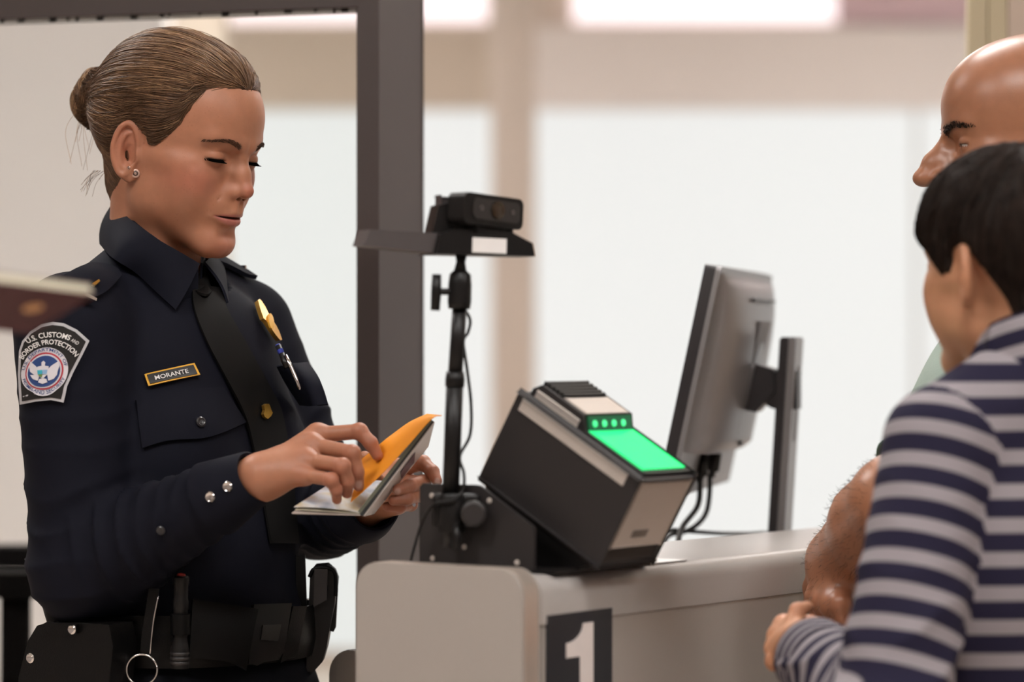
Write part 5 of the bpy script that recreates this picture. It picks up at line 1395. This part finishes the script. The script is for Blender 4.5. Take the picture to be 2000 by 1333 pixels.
# hand closing on the counter edge
JB = dict(wrist=(P(1606, 1290, 2.965), P(1562, 1262, 3.03), .0215, .0195),
  i=[P(1532, 1222, 3.075), P(1560, 1212, 3.115), P(1588, 1216, 3.105), P(1598, 1222, 3.09)],
  m=[P(1520, 1244, 3.068), P(1540, 1238, 3.112), P(1570, 1240, 3.108), P(1582, 1244, 3.09)],
  r=[P(1514, 1268, 3.058), P(1530, 1266, 3.102), P(1560, 1266, 3.100), P(1572, 1268, 3.08)],
  p=[P(1514, 1292, 3.045), P(1526, 1294, 3.085), P(1552, 1292, 3.085), P(1564, 1290, 3.07)],
  t=[P(1560, 1240, 3.04), P(1552, 1215, 3.05), P(1558, 1194, 3.055), P(1576, 1186, 3.06)])
v2, q2_, c2_ = build_hand(JB, BSK, (.46, .17, .10), .86, res=.0022)
def b_under(p):
    q = BF_.loc(p); q3 = np.stack([np.abs(q[:, 0]), q[:, 1], q[:, 2]], 1)
    d = jersey(p, False)+.012
    d = smin(d, cone(q3, (.065, .01, -.42), (.07, .01, -.78), .065, .045), .03)
    d = smin(d, cone(q3, (.07, .01, -.78), (.075, -.02, -1.18), .045, .032), .02)
    return smin(d, cone(p, BH(0, -.02, -.09), BF_(0, 0, 0), .04, .05), .03)
v3, q3_ = surface(b_under, (.15, 2.55, .02), (.86, 3.3, 1.36), .013)
Vb, Qb, Cb = join_islands([(v1, q1, c1_), (v2, q2_, c2_), (v3, q3_, np.tile(np.array(BSK), (len(v3), 1)))])
me = mesh_np('body', Vb, Qb); set_col(me, Cb); bbody = link('body', me, m_skin3, by)
m_jean = mat('dark_denim', (36, 40, 56), 0.85, nscale=500, noise=0.2)
def legs_sdf(p, fr, s=1.0, top=-.37, gl=-1.21):
    q = fr.loc(p); q3 = np.stack([np.abs(q[:, 0]), q[:, 1], q[:, 2]], 1)
    d = ell(q3, (0, .01, -.42), (.142*s, .108*s, .11))
    d = smin(d, cone(q3, (.066*s, .01, -.44), (.072*s, .01, -.80), .078*s, .060*s), .03)
    d = smin(d, cone(q3, (.072*s, .01, -.80), (.076*s, -.02, gl), .060*s, .050*s), .02)
    return smax(smax(d, q[:, 2]-top, .004), gl-.005-q[:, 2], .004)
V, Q = surface(lambda p: legs_sdf(p, BF_), (.15, 2.55, .0), (.9, 3.35, .92), .011); link('jeans', mesh_np('jeans', V, Q), m_jean, by)
m_shoe = mat('trainer_grey', (70, 70, 76), 0.7)
def shoes(fr, par, gz, dx, dy=0.0):
    for sx in (-1, 1):
        c = fr(dx*sx, dy, 0); c = np.array([c[0], c[1], 0.0])
        def sh(p):
            q = (p-c) @ fr.M.T
            return smax(smin(ell(q, (0, .06, .03), (.042, .11, .045)), ell(q, (0, -.02, .05), (.04, .055, .06)), .03), -q[:, 2]+.001, .003)
        V, Q = surface(sh, c-.2, c+.2, .007); link('shoe', mesh_np('shoe', V, Q), m_shoe, par)
shoes(BF_, by, 0, .076)
# hair
B_AZ = np.array([0, 20, 45, 58, 68, 76, 84, 96, 108, 120, 140, 180.]); B_U = np.array([.042, .040, .036, .022, .002, .000, .030, .034, .018, -.012, -.040, -.050])
def bhair_mask(q): return q[:, 2]-np.interp(np.degrees(np.arctan2(np.abs(q[:, 0]), q[:, 1])), B_AZ, B_U)
def bhair_sdf(p):
    q = BH.loc(p)/.93; m = bhair_mask(q)
    t = -.004+.0100*np.clip(m/.016+.1, 0, 1)**.7+np.minimum(m+.004, 0)*1.2+.003*gauss(q, (0, .06, .07), (.08, .05, .04))
    return (skull(q)-t-.0014*vnoise(np.stack([q[:, 0]*150, q[:, 1]*60, q[:, 2]*40], 1), 1.0, 31))*.93
V, Q = surface(bhair_sdf, BH.o-.19, BH.o+.19, .0032)
m_bh = attr_mat('black_brown_hair', 0.6, spec=0.12, mottled=0.25)
me = mesh_np('hair', V, Q); set_col(me, np.tile(np.array([.016, .011, .009]), (len(V), 1))); bhair = link('hair', me, m_bh, by)
cand = V[rr.integers(0, len(V), 30000)]; qc = BH.loc(cand)/.93; mk = bhair_mask(qc); sel = cand[mk > .01]; sel = sel[rr.integers(0, len(sel), 1800)]
crown = BH.pts(np.array([0, -.045, .13])*.93)
def away(p):
    d = p-crown; return p+d/(nrm(d)[:, None]+.02)*.1+np.array([0, 0, -.04])
pl_ = comb(sel, away, bhair_sdf, 9, .006, rr.uniform(0, .003, len(sel)))
sv, sq = strands(pl_, np.linspace(.0006, .00025, 9)); me = mesh_np('hair_strands', sv, sq)
cc_ = np.array([.014, .009, .007])+rr.uniform(0, 1, len(sel))[:, None]*np.array([.022, .014, .011]); set_col(me, np.repeat(cc_, 27, 0)); o_ = link('hair_strands', me, m_bh, bhair); o_['kind'] = 'stuff'

# ------------------------------------------------------------------ the man
mn = empty('person', (.60, 3.48, 0), 'bald man in a pale green polo shirt leaning on the counter', 'person')
MH = frame_of((-1, .03), math.radians(7), 0, (.585, 3.48, 1.541))
MS = dict(scale=1.0, jaw=1.10, nose=1.18, bridge=.002, blush=.45, brow=1.9, browa=.95, browcol=(.012, .008, .006), lid=(.0030, .0050), red=(.42, .15, .09), stubble=.3, neck=((0, -.018, -.040), (0, -.004, -.19), .0590, .0600))
MSK = (.335, .142, .076)
v1, q1, c1_, fmh = build_head(MH, MS, MSK, res=.0022, zcut=-.165)
MF = frame_of((-1, .03), 0, 0, (.60, 3.49, 1.32))
MSL = MF(.175, .0, -.02); MEL = P(1752, 985, 3.22); MWL = P(1640, 1100, 3.355)
MSR = MF(-.175, 0, -.02); MER = MF(-.26, -.06, -.165); MWR = MF(-.165, .105, -.175)
def polo(p):
    q = MF.loc(p); q3 = np.stack([np.abs(q[:, 0]), q[:, 1], q[:, 2]], 1)
    d = ell(q3, (0, .026, -.16), (.175, .147, .22))
    d = smin(d, ell(q3, (0, .01, -.36), (.165, .125, .20)), .05)
    d = smin(d, cone(q3, (0, -.02, .065), (.155, 0, -.01), .060, .058), .04)
    cut = lambda a, b, t: (p-(a+(b-a)*t)) @ ((b-a)/np.linalg.norm(b-a))
    A = smax(cone(p, MSL, MEL, .068, .056), cut(MSL, MEL, .86), .003); B = smax(cone(p, MSR, MER, .066, .056), cut(MSR, MER, .8), .003)
    d = smin(smin(d, A, .03), B, .03)-.003*vnoise(q, 16, 40)
    return smax(d, -.46-q[:, 2], .006)
V, Q = surface(polo, (.25, 3.0, .80), (1.0, 3.95, 1.45), .006)
m_polo = mat('pale_green_polo', (156, 170, 160), 0.85, spec=0.15, nscale=900, noise=0.12, bump=0.15, bscale=1500)
m_polo2 = mat('green_trim', (92, 122, 106), 0.85, spec=0.15, nscale=900, noise=0.12)
link('polo_shirt', mesh_np('polo_shirt', V, Q), m_polo, mn)
cz = MF(0, -.005, .085); G = []
for r_, z in ((.066, .025), (.078, .005), (.092, -.022)):
    G.append([cz+MF.M[0]*r_*math.cos(t)+MF.M[1]*r_*math.sin(t)+np.array([0, 0, z-.03*math.sin(t)]) for t in np.linspace(0, 2*math.pi, 40)])
sheet('collar', np.array(G), .003, m_polo2, mn)
axm = (MEL-MSL)/np.linalg.norm(MEL-MSL)
ring_lathe('sleeve_band', axis_frame(MSL+(MEL-MSL)*.80, axm), [(.0600, 0), (.0625, .001), (.0615, .022), (.0595, .023), (.0570, .022), (.0570, 0)], m_polo2, mn, 36)
JM = dict(wrist=(MWL+(MEL-MWL)*.25, MWL, .0330, .0285),
  i=[P(1598, 1168, 3.345), P(1600, 1202, 3.345), P(1622, 1218, 3.34), P(1640, 1222, 3.335)],
  m=[P(1610, 1176, 3.325), P(1614, 1210, 3.325), P(1634, 1226, 3.325), P(1652, 1228, 3.325)],
  r=[P(1626, 1180, 3.308), P(1632, 1212, 3.308), P(1650, 1226, 3.31), P(1664, 1228, 3.31)],
  p=[P(1642, 1180, 3.295), P(1648, 1208, 3.295), P(1664, 1220, 3.30), P(1676, 1222, 3.30)],
  t=[P(1604, 1124, 3.37), P(1590, 1148, 3.375), P(1590, 1178, 3.375), P(1596, 1200, 3.37)])
def m_arm(p):
    d = smin(cone(p, MSL+(MEL-MSL)*.5, MEL, .050, .046), cone(p, MEL, MEL+(MWL-MEL)*.35, .048, .047), .02)
    return smin(d, cone(p, MEL+(MWL-MEL)*.35, MWL, .047, .0290), .02)
def m_arm_hand(p): return smin(m_arm(p), hand_sdf(p, JM, 1.12), .022)
pts_ = np.array([MSL, MWL, MEL]+[x for k in 'imrpt' for x in JM[k]])
v4, q4 = surface(m_arm_hand, pts_.min(0)-.08, pts_.max(0)+.08, .0028)
c4_ = np.tile(np.array(MSK), (len(v4), 1)); w_ = np.zeros(len(v4))
for k in 'imrp':
    for x in JM[k]: w_ = np.maximum(w_, np.exp(-(nrm(v4-np.asarray(x))/.013)**2))
c4_ = c4_*(1-.4*w_[:, None])+np.array([.42, .14, .08])*.4*w_[:, None]
def m_arm2(p): return smin(cone(p, MSR, MER, .052, .044), cone(p, MER, MWR, .044, .03), .02)
v5, q5 = surface(m_arm2, np.minimum(np.minimum(MSR, MWR), MER)-.08, np.maximum(np.maximum(MSR, MWR), MER)+.08, .007)
JM2 = {k: ([p for p in JM[k]] if k != 'wrist' else JM[k]) for k in JM}
off = MWR-MWL
fd = (MWR-MER); fd[2] = 0; fd /= np.linalg.norm(fd); sd_ = np.cross(fd, Zv)       # right fist resting on the counter
JM2 = dict(wrist=(MWR+(MER-MWR)*.25, MWR, .033, .0285))
for k, o_ in zip('imrp', (-.032, -.011, .011, .032)):
    a_ = MWR+fd*.082+sd_*o_+Zv*.008; JM2[k] = [a_, a_+fd*.034-Zv*.010, a_+fd*.022-Zv*.026, a_+fd*.002-Zv*.026]
a_ = MWR+fd*.03-sd_*.03; JM2['t'] = [a_, a_+fd*.03-sd_*.014, a_+fd*.058-sd_*.010-Zv*.006, a_+fd*.078-sd_*.0-Zv*.010]
v6, q6, c6 = build_hand(JM2, MSK, (.42, .14, .08), 1.12, res=.004)
def m_under(p):
    q = MF.loc(p); q3 = np.stack([np.abs(q[:, 0]), q[:, 1], q[:, 2]], 1)
    d = polo(p)+.014
    d = smin(d, cone(q3, (.08, .01, -.46), (.085, .01, -.86), .08, .055), .03)
    d = smin(d, cone(q3, (.085, .01, -.86), (.09, -.02, -1.27), .055, .042), .02)
    return smin(d, cone(p, MH(0, -.02, -.09), MF(0, 0, 0), .055, .07), .03)
v3, q3_ = surface(m_under, (.25, 3.0, .02), (1.0, 3.95, 1.45), .016)
fc = lambda n: np.tile(np.array(MSK), (n, 1))
Vb, Qb, Cb = join_islands([(v1, q1, c1_), (v4, q4, c4_), (v5, q5, fc(len(v5))), (v6, q6, c6), (v3, q3_, fc(len(v3)))])
me = mesh_np('body', Vb, Qb); set_col(me, Cb); mbody = link('body', me, m_skin2, mn)
m_khaki = mat('khaki_trousers', (120, 108, 90), 0.85, nscale=500, noise=0.15)
V, Q = surface(lambda p: legs_sdf(p, MF, 1.2, -.40, -1.29), (.25, 3.0, .0), (1.0, 3.95, .96), .012); link('trousers', mesh_np('trousers', V, Q), m_khaki, mn)
shoes(MF, mn, 0, .09, -.025)
# hair of the forearm
tA = along(v4, MEL, MWL)
pa = v4[(tA > -.03) & (tA < np.linalg.norm(MWL-MEL)+.01)]; pa = pa[rr.integers(0, len(pa), 1500)]
g = grad(m_arm, pa, .002); dn_ = (MWL-MEL)/np.linalg.norm(MWL-MEL)
dd = g*rr.uniform(.3, .9, (len(pa), 1))+dn_*.6+rr.normal(0, .35, pa.shape); dd /= nrm(dd)[:, None]; ln = rr.uniform(.004, .009, (len(pa), 1))
pl_ = np.stack([pa-g*.0005, pa+dd*ln*.5+g*.001, pa+dd*ln], 1)
sv, sq = strands(pl_, np.array([.00016, .00014, .00006])); o_ = link('arm_hair', mesh_np('arm_hair', sv, sq), mat('arm_hair_dark', (34, 22, 16), 0.5), mbody); o_['kind'] = 'stuff'
la = []
b0 = []
for k_ in range(260):
    al = rr.uniform(.012, .056); u_ = np.clip((al-.013)/.042, 0, 1)
    bz = .0330+.0045*math.sin(u_*math.pi*.72)*1.6-.0035*np.clip((al-.030)/.02, 0, 1); s_ = 1 if k_ % 2 else -1
    b0.append((al*s_, .13, bz+rr.uniform(-1, 1)*.0058*(1-.6*u_)))
s2_ = np.sign(np.array(b0)[:, 0]); b0 = onto(fmh, MH.pts(np.array(b0)), -MH.M[1], back=0.0, steps=45); g = grad(fmh, b0, .001)
dr = MH.M[0]*s2_[:, None]*.8+MH.M[2]*.35
pl_ = np.stack([b0-g*.0004, b0+dr*.002+g*.0010, b0+dr*.005+g*.0006], 1)
sv, sq = strands(pl_, np.array([.0004, .00035, .00012])); o_ = link('eyebrows', mesh_np('eyebrows', sv, sq), mat('brow_black', (20, 15, 12), 0.6), mbody); o_['kind'] = 'stuff'
